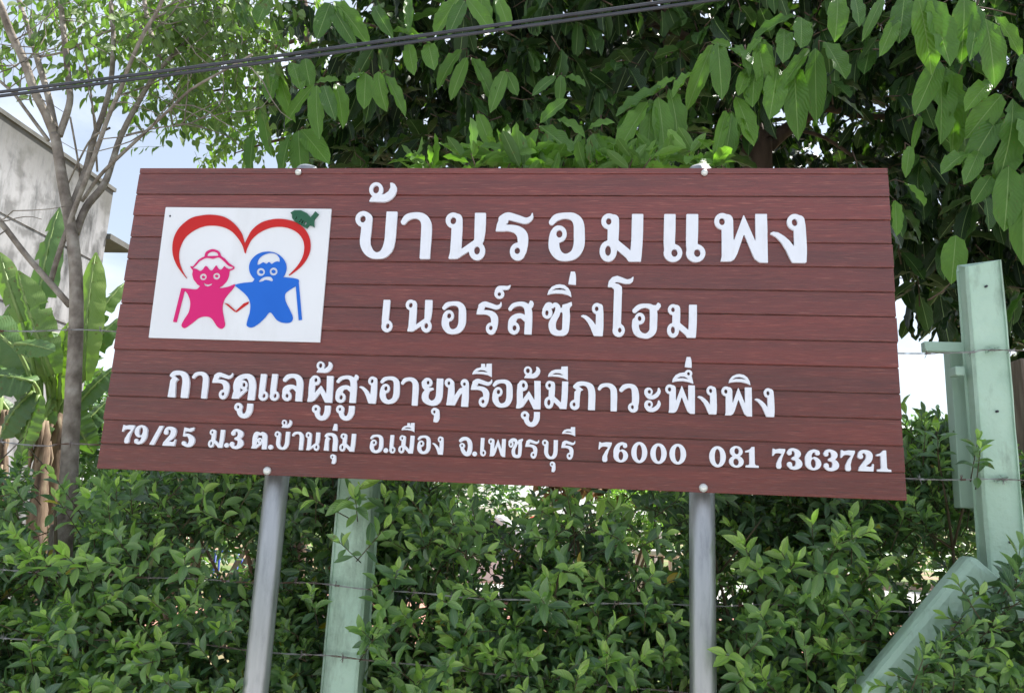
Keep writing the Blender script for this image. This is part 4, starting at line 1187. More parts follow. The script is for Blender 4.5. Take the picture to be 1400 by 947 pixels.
limbs = [
 ([(76, 190), (63, 157), (48, 127), (33, 84), (15, 46), (0, 8), (-30, -60)], 7.0, 5.5, -0.05),
 ([(80, 200), (66, 132), (52, 84), (40, 40), (28, 8), (15, -50)], 5.5, 4, 0.06),
 ([(81, 186), (95, 142), (94, 114), (89, 63), (84, 13), (80, -50)], 5.5, 4, 0.02),
 ([(66, 192), (35, 150), (18, 127), (0, 111), (-40, 70)], 3.0, 2, 0.03),
 ([(95, 292), (106, 262), (118, 230), (127, 193), (142, 152), (152, 109), (155, 51), (152, 13), (150, -60)], 5.5, 3.5, 0.03),
 ([(69, 386), (80, 348), (103, 283), (118, 244), (134, 200), (148, 160), (165, 122), (177, 89), (198, 43), (215, 15), (240, -40)], 4.2, 2.6, -0.02),
 ([(103, 320), (118, 283), (142, 253), (154, 220), (165, 187), (188, 142), (210, 106), (232, 80), (262, 50), (300, 10)], 6.0, 3.0, 0.04),
 ([(112, 275), (137, 240), (162, 215), (203, 177), (238, 144), (262, 122), (300, 100), (345, 75)], 2.8, 1.5, -0.05),
 ([(96, 418), (68, 386), (35, 348), (0, 303), (-50, 250)], 5.0, 4.0, -0.04),
 ([(262, -30), (218, 81), (208, 51), (200, 18), (190, -50)][1:], 4.5, 3.5, 0.05),
 ([(150, 175), (125, 190), (105, 226), (88, 262)], 1.8, 1.2, 0.05),
 ([(96, 160), (107, 222), (110, 250)], 1.5, 1.8, 0.05),
 ([(105, 60), (118, 90), (128, 160), (133, 235)], 1.6, 1.8, 0.08),
 ([(55, 78), (90, 70), (130, 50), (180, 30), (260, -5)], 2.0, 1.3, 0.02),
 ([(160, 60), (200, 32), (240, 10), (262, -10)], 2.0, 1.5, 0.0),
 ([(172, 185), (215, 175), (262, 168), (300, 145)], 1.4, 0.8, 0.05),
 ([(165, 130), (200, 118), (250, 95), (300, 80), (340, 55)], 1.6, 0.9, 0.05),
 ([(0, 75), (25, 95), (40, 105)], 0.8, 0.8, 0.02), ([(0, 88), (20, 92), (33, 80), (45, 78)], 0.7, 0.5, 0.02),
]
for l, ra, rb, dj in limbs:
    base = Y1 + (0.02 if l[0][1] > 150 else 0.15)
    C = catmull([tuple(at(x, y, base + dj * i)) for i, (x, y) in enumerate(l)], 5)
    tube_obj('limb', C, np.linspace(ra, rb, len(C)) * sc1, M_bark, tree1, 10, 0.06)
tw = Acc()
for _ in range(70):
    l, ra, rb, dj = random.choice(limbs[:9] + limbs[13:17])
    k = random.uniform(0.4, 1) * (len(l) - 1); i = min(len(l) - 2, int(k)); f = k - i
    x = l[i][0] * (1 - f) + l[i + 1][0] * f; y = l[i][1] * (1 - f) + l[i + 1][1] * f
    if y > 330: continue
    p = np.array(at(x, y, Y1 + dj * k))
    d = unit([random.uniform(-1, 1.2), random.uniform(-0.6, 0.8), random.uniform(-0.4, 1)])
    L = random.uniform(0.12, 0.4)
    pts = [p]
    for s_ in range(5):
        d = unit(d + rnd3() * 0.22); pts.append(pts[-1] + d * L / 5)
    tw.tube(pts, np.linspace(1.1, 0.5, 6) * sc1, 5)
o = link('twigs', tw.mesh('twigs'), tree1, M_bark); tag(o, kind='stuff')


# small drooping leaves along fine shoots; patches given as (centre px, spread px, depth, count)
def small_foliage(parent, patches, size, nparts, seed, tone=(0.3, 0.8)):
    random.seed(seed)
    Lv = Leaves(); tws = Acc()
    for (cx_, cy_, sx_, sy_, Y_, n_) in patches:
        for _ in range(n_):
            x, y = random.gauss(cx_, sx_), random.gauss(cy_, sy_)
            if 185 < y and x > 190 and x < 420 and y > 222: continue
            p = np.array(at(x, y, Y_ + random.uniform(-0.25, 0.5)))
            d = unit([random.uniform(-1, 1), random.uniform(-0.6, 0.6), random.uniform(-0.9, 0.3)])
            pts = [p]
            nl = random.randint(5, 9); step = size * 0.55
            for k in range(nl):
                d = unit(d + rnd3() * 0.18 + np.array([0, 0, -0.06])); pts.append(pts[-1] + d * step)
                side = unit(np.cross(d, [0, 0.3, 1])) * (1 if k % 2 else -1)
                ld = unit(side * 0.7 + d * 0.35 + np.array([0, 0, -0.75]) + rnd3() * 0.2)
                Lv.add(pts[-1] + ld * 0.006, ld, unit(rnd3() * 0.5 + np.array([0, -0.6, 0.5])), size * random.uniform(0.75, 1.2), size * random.uniform(0.42, 0.52), random.uniform(*tone))
            tws.tube(pts, np.linspace(0.0016, 0.0006, len(pts)), 4)
    A = Lv.arr()
    near, rest = split_front(A, nparts)
    if len(near): LeafParts('small', T_leaf_small, M_leafsmall, 8).place(near, parent)
    me = leaves_mesh('leaves', rest, T_leaf_small); me.materials.append(M_leafsmall)
    o = link('leaves', me, parent); tag(o, kind='stuff')
    o = link('shoots', tws.mesh('shoots'), parent, M_twig); tag(o, kind='stuff')


small_foliage(tree1, [(255, 20, 50, 38, 0.75, 58), (200, 45, 40, 32, 0.8, 24), (235, 110, 22, 22, 0.9, 22), (300, 60, 30, 50, 0.9, 45), (120, 0, 45, 18, 0.8, 22), (60, 15, 30, 18, 0.7, 10), (95, 55, 35, 28, 0.9, 14),
                      (25, 45, 15, 25, 0.6, 5), (200, -60, 150, 50, 0.9, 70)], 0.06, 300, 5)
vine = empty('fine_leaved_tree', (at(420, 600, 3.0).x, 3.0, 0))
tag(vine, 'tree with fine drooping leaves seen against the sky left of the large dark tree', 'tree')
C = catmull([(at(430, 500, 3.2).x, 3.2, z) for z in (-0.2, 1.5, 3.0)] + [tuple(at(420, 60, 3.2)), tuple(at(400, -80, 3.2))], 5)
tube_obj('trunk', C, np.linspace(0.07, 0.03, len(C)), M_bark2, vine, 10, 0.08)
for l in ([(428, 160), (380, 130), (330, 120), (270, 130), (240, 150)], [(425, 100), (370, 60), (300, 20), (230, -20)], [(428, 190), (390, 190), (350, 200), (320, 210)], [(420, 50), (330, 80), (260, 100), (230, 120)]):
    C = catmull([tuple(at(x, y, 3.2 - 0.06 * i)) for i, (x, y) in enumerate(l)], 5)
    tube_obj('limb', C, np.linspace(0.018, 0.004, len(C)), M_bark2, vine, 8)
small_foliage(vine, [(325, 75, 50, 45, 3.0, 150), (375, 150, 40, 45, 3.0, 85), (290, 150, 32, 18, 3.0, 26), (315, 190, 30, 14, 3.0, 18), (300, 15, 80, 28, 3.0, 130), (220, 50, 45, 30, 3.1, 34), (350, -60, 100, 40, 3.0, 80)], 0.066, 300, 6, (0.35, 1.0))

# ================================================================== LARGE DARK TREE behind the billboard
random.seed(33)
T_big = [leaf_template(seg=9, droop=0.20, fold=0.12, wave=0.07, shape=lambda t: math.sin(PI * t ** 1.15) ** 0.5),
         leaf_template(seg=9, droop=0.34, fold=0.20, wave=0.12, shape=lambda t: math.sin(PI * t ** 1.25) ** 0.55),
         leaf_template(seg=9, droop=0.08, fold=0.16, wave=0.09, shape=lambda t: math.sin(PI * t ** 1.05) ** 0.5)]
tx = at(1035, 210, 2.3)
tree2 = empty('large_leaf_tree', (tx.x, 2.3, 0))
tag(tree2, 'large tree with broad drooping leaves and a dark crown rising behind the billboard', 'tree')
Yt = 2.3
C = catmull([(tx.x + 0.06, Yt, -0.2), (tx.x + 0.05, Yt, 0.8), (tx.x + 0.03, Yt, 1.9), (tx.x, Yt, at(1035, 225, Yt).z), tuple(at(1042, 198, Yt))], 6)
tube_obj('trunk', C, np.interp(np.linspace(0, 1, len(C)), [0, 0.2, 1], [0.14, 0.10, 0.085]), M_bark2, tree2, 16, 0.10)
for l, ra, rb, dj in (([(1040, 205), (1032, 170), (1022, 120), (1010, 60), (1000, -40), (985, -160)], 0.05, 0.035, 0.05),
                      ([(1050, 200), (1075, 178), (1110, 155), (1150, 135), (1200, 100), (1260, 40), (1330, -60)], 0.045, 0.03, 0.10),
                      ([(1035, 215), (1015, 170), (1000, 120), (960, 60), (880, 0), (780, -80)], 0.04, 0.02, 0.08),
                      ([(1130, 148), (1200, 160), (1290, 150), (1380, 110), (1480, 60)], 0.022, 0.012, 0.06),
                      ([(890, 240), (900, 150), (908, 60), (912, 0), (915, -90)], 0.026, 0.02, 0.0),
                      ([(1080, 175), (1130, 190), (1190, 235), (1240, 300), (1262, 350)], 0.013, 0.005, -0.12),
                      ([(905, 60), (830, 40), (740, 50), (640, 30), (540, 40), (450, 20)], 0.02, 0.008, -0.03),
                      ([(960, 60), (860, 20), (700, -30), (560, -60)], 0.03, 0.012, 0.02)):
    C = catmull([tuple(at(x, y, Yt + dj * i)) for i, (x, y) in enumerate(l)], 6)
    tube_obj('limb', C, np.linspace(ra, rb, len(C)), M_bark2, tree2, 10, 0.10)


def whorl(Lv, tws, tip, d, n, size, tone, droop=0.9):
    """leaves hanging round the end of a shoot"""
    d = unit(d)
    base = tip - d * size * 0.9
    mid = tip - d * size * 0.45 + rnd3() * 0.01
    tws.tube([base, mid, tip], [0.004, 0.003, 0.0018], 4)
    a0 = random.uniform(0, 2 * PI)
    u_ = unit(np.cross(d, [0.13, 0.2, 1])); v_ = np.cross(d, u_)
    for k in range(n):
        a = a0 + k * 2.4
        t = k / max(1, n - 1)
        rad = u_ * math.cos(a) + v_ * math.sin(a)
        pp = base + (tip - base) * (0.35 + 0.65 * t)
        ld = unit(d * (0.3 + 0.5 * t) + rad * 0.75 + np.array([0, 0, -droop]) + rnd3() * 0.15)
        nn = unit(np.array([0, 0, 1.0]) * 0.6 + rad * 0.8 + d * 0.2 + rnd3() * 0.15)
        s_ = size * random.uniform(0.75, 1.15)
        Lv.add(pp + ld * 0.012, ld, nn, s_, s_ * random.uniform(0.32, 0.40), min(1, max(0, tone + random.uniform(-0.25, 0.25))))


LB = Leaves(); TB = Acc()
# crown volume: sampled in world space, kept out of the open sky below the right part and left of the crown
def crown_ok(p):
    x, y, d = to_px(p)[0]
    if d < 0.5: return False
    low = np.interp(x, [300, 400, 470, 1180, 1240, 1330, 1500], [60, 195, 235, 240, 395, 450, 500]) + random.gauss(0, 14)
    left = 395 + random.gauss(0, 28) + max(0, 60 - y) * 0.35
    if p[1] < 2.9 and 1005 < x < 1165 and 120 + max(0, 1060 - x) * 0.5 < y < 245: return False
    if p[1] < 2.2 and 892 < x < 925 and 15 < y < 120: return False
    return y < low and x > left
n = 0
while n < 3000:
    t = random.random()
    p = np.array([random.uniform(-2.2, 6.5), 0.95 + 3.6 * random.random() ** 1.1, random.uniform(1.9, 6.2)])
    # dome-like top and rounded back
    if (p[0] - 1.8) ** 2 / 26 + (p[1] - 2.2) ** 2 / 7 + (p[2] - 3.0) ** 2 / 11 > 1: continue
    if not crown_ok(p): continue
    x, y, dd = to_px(p)[0]
    if (x < -100 or x > 1550 or y < -250) and random.random() < 0.55: continue
    d = unit([random.uniform(-1, 1), random.uniform(-1.4, 0.6), random.uniform(-0.5, 0.6)])
    whorl(LB, TB, p, d, random.randint(6, 8), random.uniform(0.16, 0.21), 0.03 if p[1] > 1.4 else 0.18)  # inner leaves get darker tones: crown shade put into their colour
    n += 1
print('big tree random leaves', len(LB.rec))
# a lighter, lower row of young leaves right behind the billboard's upper edge
for _ in range(60):
    x = random.choice([random.uniform(560, 1000), random.uniform(700, 870)])
    p = np.array(at(x, random.uniform(205, 240), random.uniform(0.35, 0.9)))
    whorl(LB, TB, p, [random.uniform(-1, 1), -0.5, 0.9], random.randint(4, 6), random.uniform(0.09, 0.14), 0.75, 0.15)

# front leaves one by one, base -> tip
hero = []
def hz(ox, oy, sc, items, Y):
    for a, b, w_ in items:
        hero.append(((ox + a[0] / sc, oy + a[1] / sc), (ox + b[0] / sc, oy + b[1] / sc), w_ / sc, Y + random.uniform(-0.04, 0.04)))
hz(650, 0, 3.5, [((900, 415), (683, 530), 60), ((825, 488), (672, 722), 85), ((840, 490), (825, 722), 95), ((875, 465), (915, 695), 98), ((925, 425), (1000, 630), 95), ((860, 485), (690, 600), 60), ((960, 375), (860, 405), 45), ((1040, 350), (945, 395), 50)], 0.62)
hz(650, 0, 3.5, [((1135, 212), (1035, 445), 80), ((1160, 205), (1180, 415), 95), ((1205, 228), (1325, 290), 75), ((1130, 200), (1215, 215), 40), ((1350, 200), (1395, 390), 90), ((1345, 310), (1315, 462), 95), ((1375, 180), (1300, 230), 40),
                ((1245, 462), (1335, 650), 85), ((1200, 530), (1150, 735), 55), ((1225, 540), (1215, 740), 70), ((1300, 330), (1270, 420), 60)], 0.66)
hz(650, 0, 3.5, [((300, 618), (190, 795), 65), ((305, 602), (462, 712), 85), ((308, 590), (412, 470), 75), ((385, 572), (514, 602), 60), ((538, 622), (637, 560), 55), ((500, 722), (682, 735), 60), ((20, 700), (110, 690), 50), ((420, 640), (380, 780), 80), ((560, 640), (640, 770), 60), ((600, 670), (760, 700), 50)], 0.55)
hz(650, 0, 3.5, [((10, 545), (58, 658), 55), ((150, 345), (190, 432), 60), ((5, 280), (90, 430), 50), ((410, 360), (405, 455), 55), ((385, 365), (290, 425), 50), ((430, 365), (520, 400), 45), ((95, 0), (142, 106), 70), ((25, -10), (45, 118), 90), ((140, 340), (85, 490), 70)], 0.85)
hz(1000, 0, 2.705, [((120, 145), (132, 305), 66), ((195, 108), (195, 215), 68), ((288, 180), (172, 335), 45), ((310, 178), (312, 402), 74), ((232, 240), (243, 438), 88), ((345, 155), (425, 272), 75), ((170, 250), (148, 420), 85), ((95, 250), (78, 358), 76), ((10, 165), (76, 228), 40), ((18, 360), (88, 502), 62),
                   ((240, 60), (95, 95), 45), ((258, 65), (262, 165), 75), ((60, 180), (120, 140), 22), ((0, 410), (5, 560), 50)], 0.7)
hz(1000, 0, 2.705, [((640, -10), (622, 140), 80), ((690, -10), (748, 187), 95), ((725, -10), (815, 216), 92), ((860, -10), (868, 162), 95), ((940, 70), (988, 272), 85), ((392, -10), (398, 90), 75), ((560, -10), (505, 105), 40), ((910, 20), (905, 180), 60), ((455, -10), (480, 60), 50), ((610, 60), (560, 190), 55), ((970, 60), (1080, 160), 45)], 0.5)
hz(1000, 0, 2.705, [((768, 222), (700, 380), 78), ((770, 232), (790, 503), 76), ((792, 245), (878, 497), 80), ((700, 430), (672, 540), 25), ((855, 240), (835, 140), 60)], 0.6)
hz(1000, 0, 2.705, [((990, 430), (898, 575), 85), ((1040, 365), (1055, 612), 100), ((1025, 615), (1022, 812), 92), ((1078, 640), (1082, 895), 90), ((1000, 350), (905, 460), 90), ((965, 300), (890, 350), 70), ((1000, 560), (1000, 690), 60), ((870, 570), (800, 585), 60), ((915, 560), (870, 665), 60), ((960, 650), (915, 720), 60), ((1090, 200), (1100, 360), 90), ((1085, 420), (1100, 540), 70), ((640, 675), (725, 735), 55), ((605, 740), (615, 860), 40), ((830, 870), (820, 1000), 80), ((660, 540), (650, 615), 40)], 0.5)
hz(300, 0, 3.5, [((530, 15), (470, 168), 88), ((535, 25), (640, 207), 75), ((545, 5), (697, 135), 85), ((455, 405), (318, 545), 55), ((465, 408), (455, 607), 82), ((500, 410), (545, 552), 75), ((555, 400), (605, 532), 75), ((460, 395), (560, 378), 50),
                ((700, 350), (692, 503), 85), ((760, 343), (762, 482), 88), ((800, 363), (885, 530), 55), ((690, 350), (612, 385), 60), ((378, 625), (382, 815), 95), ((390, 620), (512, 760), 100), ((345, 640), (270, 790), 60)], 0.72)
hz(300, 0, 3.5, [((268, 318), (235, 470), 80), ((285, 330), (300, 505), 70), ((350, 300), (388, 415), 80), ((410, 280), (425, 392), 85), ((1140, -10), (1035, 145), 85), ((1172, 5), (1100, 150), 75), ((1185, -5), (1298, 118), 80), ((815, 150), (988, 148), 45), ((905, 212), (925, 340), 70), ((1000, 208), (1022, 318), 85),
                ((1185, 275), (1112, 440), 65), ((1205, 275), (1315, 432), 65), ((1160, 238), (1045, 358), 65), ((1240, 545), (1282, 660), 70), ((170, 620), (120, 790), 60), ((180, 600), (15, 660), 55), ((210, 500), (215, 700), 60), ((740, 30), (790, 120), 70), ((900, -10), (905, 130), 50), ((240, -5), (180, 70), 90), ((1330, -10), (1385, 105), 70), ((100, 0), (110, 80), 60), ((1110, 720), (1335, 690), 45), ((1100, 740), (1220, 720), 60)], 0.8)
fronts = Leaves()
for a, b, w_, Y in hero:
    pa = np.array(at(a[0], a[1], Y + 0.05)); pb = np.array(at(b[0], b[1], Y - random.uniform(0.0, 0.06)))
    d = pb - pa; Ln = float(np.linalg.norm(d)); d /= Ln
    wl_ = w_ * (Y - CAM.y) / FPX
    nn = unit(np.array([0.1 * random.gauss(0, 1), -0.85, 0.45]) + rnd3() * 0.18)
    fronts.add(pa, d, nn, Ln * 1.05, wl_ * 1.12, random.uniform(0.55, 0.95))
    if random.random() < 0.8:
        e = pa - d * 0.03 + np.array([0, 0.05, 0.02])
        TB.tube([e + np.array([random.uniform(-.05, .05), 0.12, 0.03]), e, pa], [0.003, 0.0022, 0.0014], 4)
FA = fronts.arr()
LP = LeafParts('big', T_big, M_leafbig, 8)
LP.place(FA, tree2)
A = LB.arr()
near, rest = split_front(A, 300 - len(FA))
LP.place(near, tree2)
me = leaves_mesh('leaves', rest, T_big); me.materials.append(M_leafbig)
o = link('leaves', me, tree2); tag(o, kind='stuff')
o = link('shoots', TB.mesh('shoots'), tree2, M_bark2); tag(o, kind='stuff')

# ================================================================== HEDGE
T_hedge = [leaf_template(seg=6, droop=0.12, fold=0.24, shape=lambda t: math.sin(PI * t ** 1.15) ** 0.85),
           leaf_template(seg=6, droop=0.28, fold=0.34, shape=lambda t: math.sin(PI * t ** 1.2) ** 0.8),
           leaf_template(seg=6, droop=0.0, fold=0.18, shape=lambda t: math.sin(PI * t ** 1.08) ** 0.9)]
GAPS = [((618, 655), (760, 708), 0.97), ((770, 655), (905, 700), 0.9), ((278, 752), (345, 792), 0.97), ((868, 742), (925, 776), 0.95), ((1185, 775), (1275, 822), 0.93), ((1190, 745), (1290, 775), 0.5), ((230, 822), (320, 848), 0.6),
        ((560, 780), (680, 815), 0.6), ((980, 790), (1010, 815), 0.8), ((820, 780), (860, 800), 0.5), ((385, 750), (450, 800), 0.35), ((1300, 740), (1335, 770), 0.7)]
def hedge_top(x):
    """height of the hedge's upper edge (pixel row) at pixel column x"""
    return np.interp(x, [-200, 0, 45, 70, 100, 140, 240, 360, 620, 900, 1000, 1235, 1262, 1300, 1340, 1375, 1600],
                     [640, 655, 640, 735, 750, 662, 650, 630, 655, 668, 640, 600, 590, 575, 588, 640, 640])


def sprig(Lv, tws, p, d, n, size, tone, tipyoung=0.5):
    d = unit(d)
    L = size * random.uniform(1.3, 2.1)
    a0 = random.uniform(0, 2 * PI)
    u_ = unit(np.cross(d, [0.2, 0.1, 1])); v_ = np.cross(d, u_)
    tws.tube([p - d * L * 0.45, p, p + d * L * 0.98], [0.0022, 0.0018, 0.0010], 3)
    for k in range(n):
        t = k / (n - 1)
        a = a0 + k * 2.4
        rad = u_ * math.cos(a) + v_ * math.sin(a)
        al = math.radians(78 - 55 * t)
        ld = unit(d * math.cos(al) + rad * math.sin(al) + rnd3() * 0.12)
        nn = unit(d - ld * float(d @ ld) + rnd3() * 0.1 + np.array([0, 0, 0.25]))
        s_ = size * random.uniform(0.8, 1.15) * (1 - 0.35 * t ** 3)
        Lv.add(p + d * L * t, ld, nn, s_, s_ * random.uniform(0.34, 0.42), min(0.93, max(0, tone + random.uniform(-0.2, 0.2) + tipyoung * t ** 2 * random.random())))


def hedge(name, label, x0, x1, count, ys, seed, topf=hedge_top, group=None, ok=None, size=0.057, stemh=0.24, shoots=()):
    random.seed(seed)
    Lv = Leaves(); tw_ = Acc()
    cxm = (at(x0, 800, ys[0]).x + at(x1, 800, ys[0]).x) / 2
    root = empty(name, (cxm, (ys[0] + ys[1]) / 2, 0))
    tag(root, label, 'hedge', group)
    n = 0; tries = 0
    while n < count and tries < count * 6:
        tries += 1
        cx_ = random.uniform(x0, x1)
        cY = ys[0] + (ys[1] - ys[0]) * random.random() ** 1.5
        cy_ = topf(cx_) + random.uniform(-4, 520)
        # bays and bulges: in places the near foliage is missing and one looks into the shade
        bay = 0.5 + 0.5 * math.sin(cx_ / 47.0 + 1.3 * math.sin(cy_ / 61.0) + seed) * math.sin(cy_ / 53.0 + 1.1 * math.sin(cx_ / 71.0))
        if 985 < cx_ < 1215 and cy_ < 790: bay = min(bay, 0.15)
        if ys[1] > 0.5 and cY < ys[0] + 0.34 * (1 - bay) ** 1.2: continue
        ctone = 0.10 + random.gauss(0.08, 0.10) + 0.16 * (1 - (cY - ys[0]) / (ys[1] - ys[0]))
        up = max(0, 1 - (cy_ - topf(cx_)) / 60)
        cd = unit([random.gauss(0, 0.6), random.gauss(-0.7, 0.4), random.gauss(0.6 + up * 0.4, 0.35)])
        cs = size * random.uniform(0.78, 1.15)
        for q in range(random.randint(3, 7)):
            x, y, Y = random.gauss(cx_, 19), random.gauss(cy_, 19), max(ys[0], random.gauss(cY, 0.05))
            if x < x0 - 30 or x > x1 + 30: continue
            if Y < 0.35 and 418 < x < 528: continue
            if Y < 0.24 and (318 < x < 415 or 925 < x < 1000): continue
            if y < topf(x) + random.gauss(0, 6): continue
            if y > 980 and random.random() < 0.6: continue
            if any(ga[0] - 20 < x < gb[0] + 20 and ga[1] - 18 < y < gb[1] + 20 and random.random() < pr_ for ga, gb, pr_ in GAPS): continue
            if ok and not ok(x, y, Y): continue
            p = np.array(at(x, y, Y))
            if p[2] < 0.05: continue
            d = unit(cd + rnd3() * 0.3)
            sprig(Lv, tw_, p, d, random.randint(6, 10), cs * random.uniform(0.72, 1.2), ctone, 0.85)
            n += 1
    # bright young shoots reaching out in front of the rest
    for (x, y, Y, sz, tn) in shoots:
        d = unit([random.gauss(0, 0.5), -0.75, random.gauss(0.55, 0.25)])
        sprig(Lv, tw_, np.array(at(x, y, Y)), d, random.randint(7, 10), sz, tn, 0.9)
    # woody stems
    nst = max(2, int((at(x1, 800, ys[0]).x - at(x0, 800, ys[0]).x) / 0.22))
    for k in range(nst):
        bx = at(x0 + (x1 - x0) * (k + random.uniform(0.2, 0.8)) / nst, 900, (ys[0] + ys[1]) / 2).x
        by = (ys[0] + ys[1]) / 2 + random.uniform(-0.3, 0.35) * (ys[1] - ys[0])
        pts = [np.array([bx, by, -0.1])]
        d = np.array([random.uniform(-0.15, 0.15), random.uniform(-0.1, 0.1), 1.0])
        for q in range(7):
            d = unit(d + rnd3() * 0.12 + np.array([0, 0, 0.1])); pts.append(pts[-1] + d * stemh); pts[-1][1] = min(max(pts[-1][1], max(ys[0] + 0.08, 0.36 if name == 'hedge_shrub' and ys[1] > 0.5 else -9)), ys[1])
        V, T3, Q4 = tube_np(pts, np.linspace(0.014, 0.005, 8), 6, 0.1)
        link('stem', mesh_np('stem', V, T3, Q4), root, M_twig)
        for br_ in range(7):
            s0 = pts[random.randint(2, 7)]; dd = unit(rnd3() + np.array([0, -0.5, 0.5]))
            bp_ = [s0, s0 + dd * 0.15, s0 + dd * 0.32 + rnd3() * 0.03]
            for v_ in bp_: v_[1] = max(v_[1], 0.36 if at(425, 800, 0.2).x - 0.06 < v_[0] < at(520, 800, 0.2).x + 0.06 else ys[0] + 0.02)
            tw_.tube(bp_, [0.005, 0.004, 0.002], 4)
    A = Lv.arr()
    # a few turning leaves
    yl = rng.random(len(A)) < 0.004
    A[yl, 11] = 1.0
    near, rest = split_front(A, 300)
    LeafParts('h', T_hedge, M_leafhedge, 12).place(near, root)
    me = leaves_mesh('leaves', rest, T_hedge); me.materials.append(M_leafhedge)
    o = link('leaves', me, root); tag(o, kind='stuff')
    o = link('twigs', tw_.mesh('twigs'), root, M_twig); tag(o, kind='stuff')
    return root


hg = 'leafy green hedge shrubs along the barbed wire fence'
def young(n, x0, x1, y0, y1, seed, bad=()):
    q = random.Random(seed); out = []
    while len(out) < n:
        x, y = q.uniform(x0, x1), q.uniform(y0, y1)
        if any(a < x < b for a, b in bad): continue
        out.append((x, y, q.uniform(0.11, 0.24), q.uniform(0.058, 0.078), q.uniform(0.25, 0.6)))
    return out
SH1 = young(85, -60, 322, 680, 1000, 1) + [(185, 775, 0.13, 0.075, 0.55), (200, 765, 0.12, 0.07, 0.5), (330, 690, 0.2, 0.07, 0.4), (180, 690, 0.2, 0.075, 0.3)]
SH2 = young(80, 525, 925, 690, 1000, 2) + [(474, 684, 0.13, 0.072, 0.55), (488, 702, 0.15, 0.07, 0.5), (462, 700, 0.12, 0.062, 0.55), (500, 752, 0.14, 0.07, 0.45), (484, 760, 0.13, 0.06, 0.5), (516, 800, 0.15, 0.066, 0.5), (512, 878, 0.14, 0.07, 0.45), (500, 890, 0.13, 0.062, 0.5),
      (432, 840, 0.22, 0.06, 0.4), (432, 700, 0.2, 0.065, 0.5), (640, 668, 0.2, 0.06, 0.6), (628, 672, 0.2, 0.055, 0.5)]
SH3 = young(60, 1005, 1190, 740, 1000, 3) + [(1040, 790, 0.16, 0.075, 0.45), (1060, 800, 0.15, 0.07, 0.5), (1336, 652, 0.18, 0.062, 0.5), (1330, 640, 0.18, 0.062, 0.4)]
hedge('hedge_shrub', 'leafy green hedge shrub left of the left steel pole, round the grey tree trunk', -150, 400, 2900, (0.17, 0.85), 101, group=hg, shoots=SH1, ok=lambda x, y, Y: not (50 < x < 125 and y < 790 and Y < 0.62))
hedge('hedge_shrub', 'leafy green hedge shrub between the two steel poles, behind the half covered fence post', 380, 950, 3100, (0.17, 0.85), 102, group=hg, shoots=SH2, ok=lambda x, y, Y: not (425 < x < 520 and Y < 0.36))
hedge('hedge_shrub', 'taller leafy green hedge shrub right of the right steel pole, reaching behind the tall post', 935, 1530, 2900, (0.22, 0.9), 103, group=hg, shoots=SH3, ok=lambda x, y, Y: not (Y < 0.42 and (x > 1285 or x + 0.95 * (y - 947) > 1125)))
# shoots that grow forward over the brace and the posts
def fr_top(x): return np.interp(x, [1195, 1252, 1282, 1318, 1352, 1400, 1500], [970, 918, 866, 815, 780, 772, 770])
hedge('hedge_shrub', 'small leafy shrub growing in front of the slanting green brace', 1250, 1480, 260, (-0.12, 0.10), 104, stemh=0.12, topf=fr_top, group=hg, size=0.058, ok=lambda x, y, Y: y > fr_top(x) + 5 and y < 1150 and random.random() < 0.8)

# ================================================================== BANANA PLANTS
random.seed(55)
def banana_leaf(a, b, w_, Y0, Y1_, tone, parent, sag=0.12, tear=0, face=(0, -0.8, 0.5)):
    pa, pb = np.array(at(a[0], a[1], Y0)), np.array(at(b[0], b[1], Y1_))
    L = np.linalg.norm(pb - pa); d = (pb - pa) / L
    wl_ = w_ * (Y0 - CAM.y) / FPX
    n = unit(np.array(face, float) + rnd3() * 0.1); X = unit(np.cross(d, n)); Z = np.cross(X, d)
    seg = 22
    V, UV, Tn, Q = [], [], [], []
    for i in range(seg + 1):
        t = i / seg
        h = 0.5 * wl_ * max(0.02, math.sin(PI * min(1, (t * 0.93 + 0.05))) ** 0.45) * (1 if t < 0.8 else 1 - ((t - 0.8) / 0.2) ** 2 * 0.75)
        c = pa + d * L * t + Z * (sag * L * 4 * t * (1 - t) * 0.5)
        for s in (-1, -0.5, 0, 0.5, 1):
            fl = 0.30 * abs(s) + 0.07 * math.sin(i * 1.9 + s * 2)
            V.append(c + X * s * h - Z * (h * fl) * (1 + 0.4 * abs(s)))
            UV.append((0.5 + s / 2, t)); Tn.append(tone)
    torn = {(random.choice([0, 3]), random.randint(3, seg - 3)) for _ in range(tear)}
    for i in range(seg):
        for k in range(4):
            a0 = i * 5 + k
            if (k, i) in torn: continue
            Q.append((a0, a0 + 1, a0 + 6, a0 + 5))
    me = mesh_np('leaf', V, None, Q, True, UV, Tn); me.materials.append(M_banana)
    o = link('leaf', me, parent)
    A = tube_np([pa + d * L * t + Z * (sag * L * 4 * t * (1 - t) * 0.5 - 0.004) for t in np.linspace(0, 0.97, 9)], np.linspace(0.013, 0.003, 9) * (Y0 - CAM.y) / 4.5, 6)
    r = bpy.data.objects.new('midrib', mesh_np('midrib', *A)); COL.objects.link(r); r.data.materials.append(M_petiole)
    r.parent = o; r.location = (0, 0, 0)
    return pa


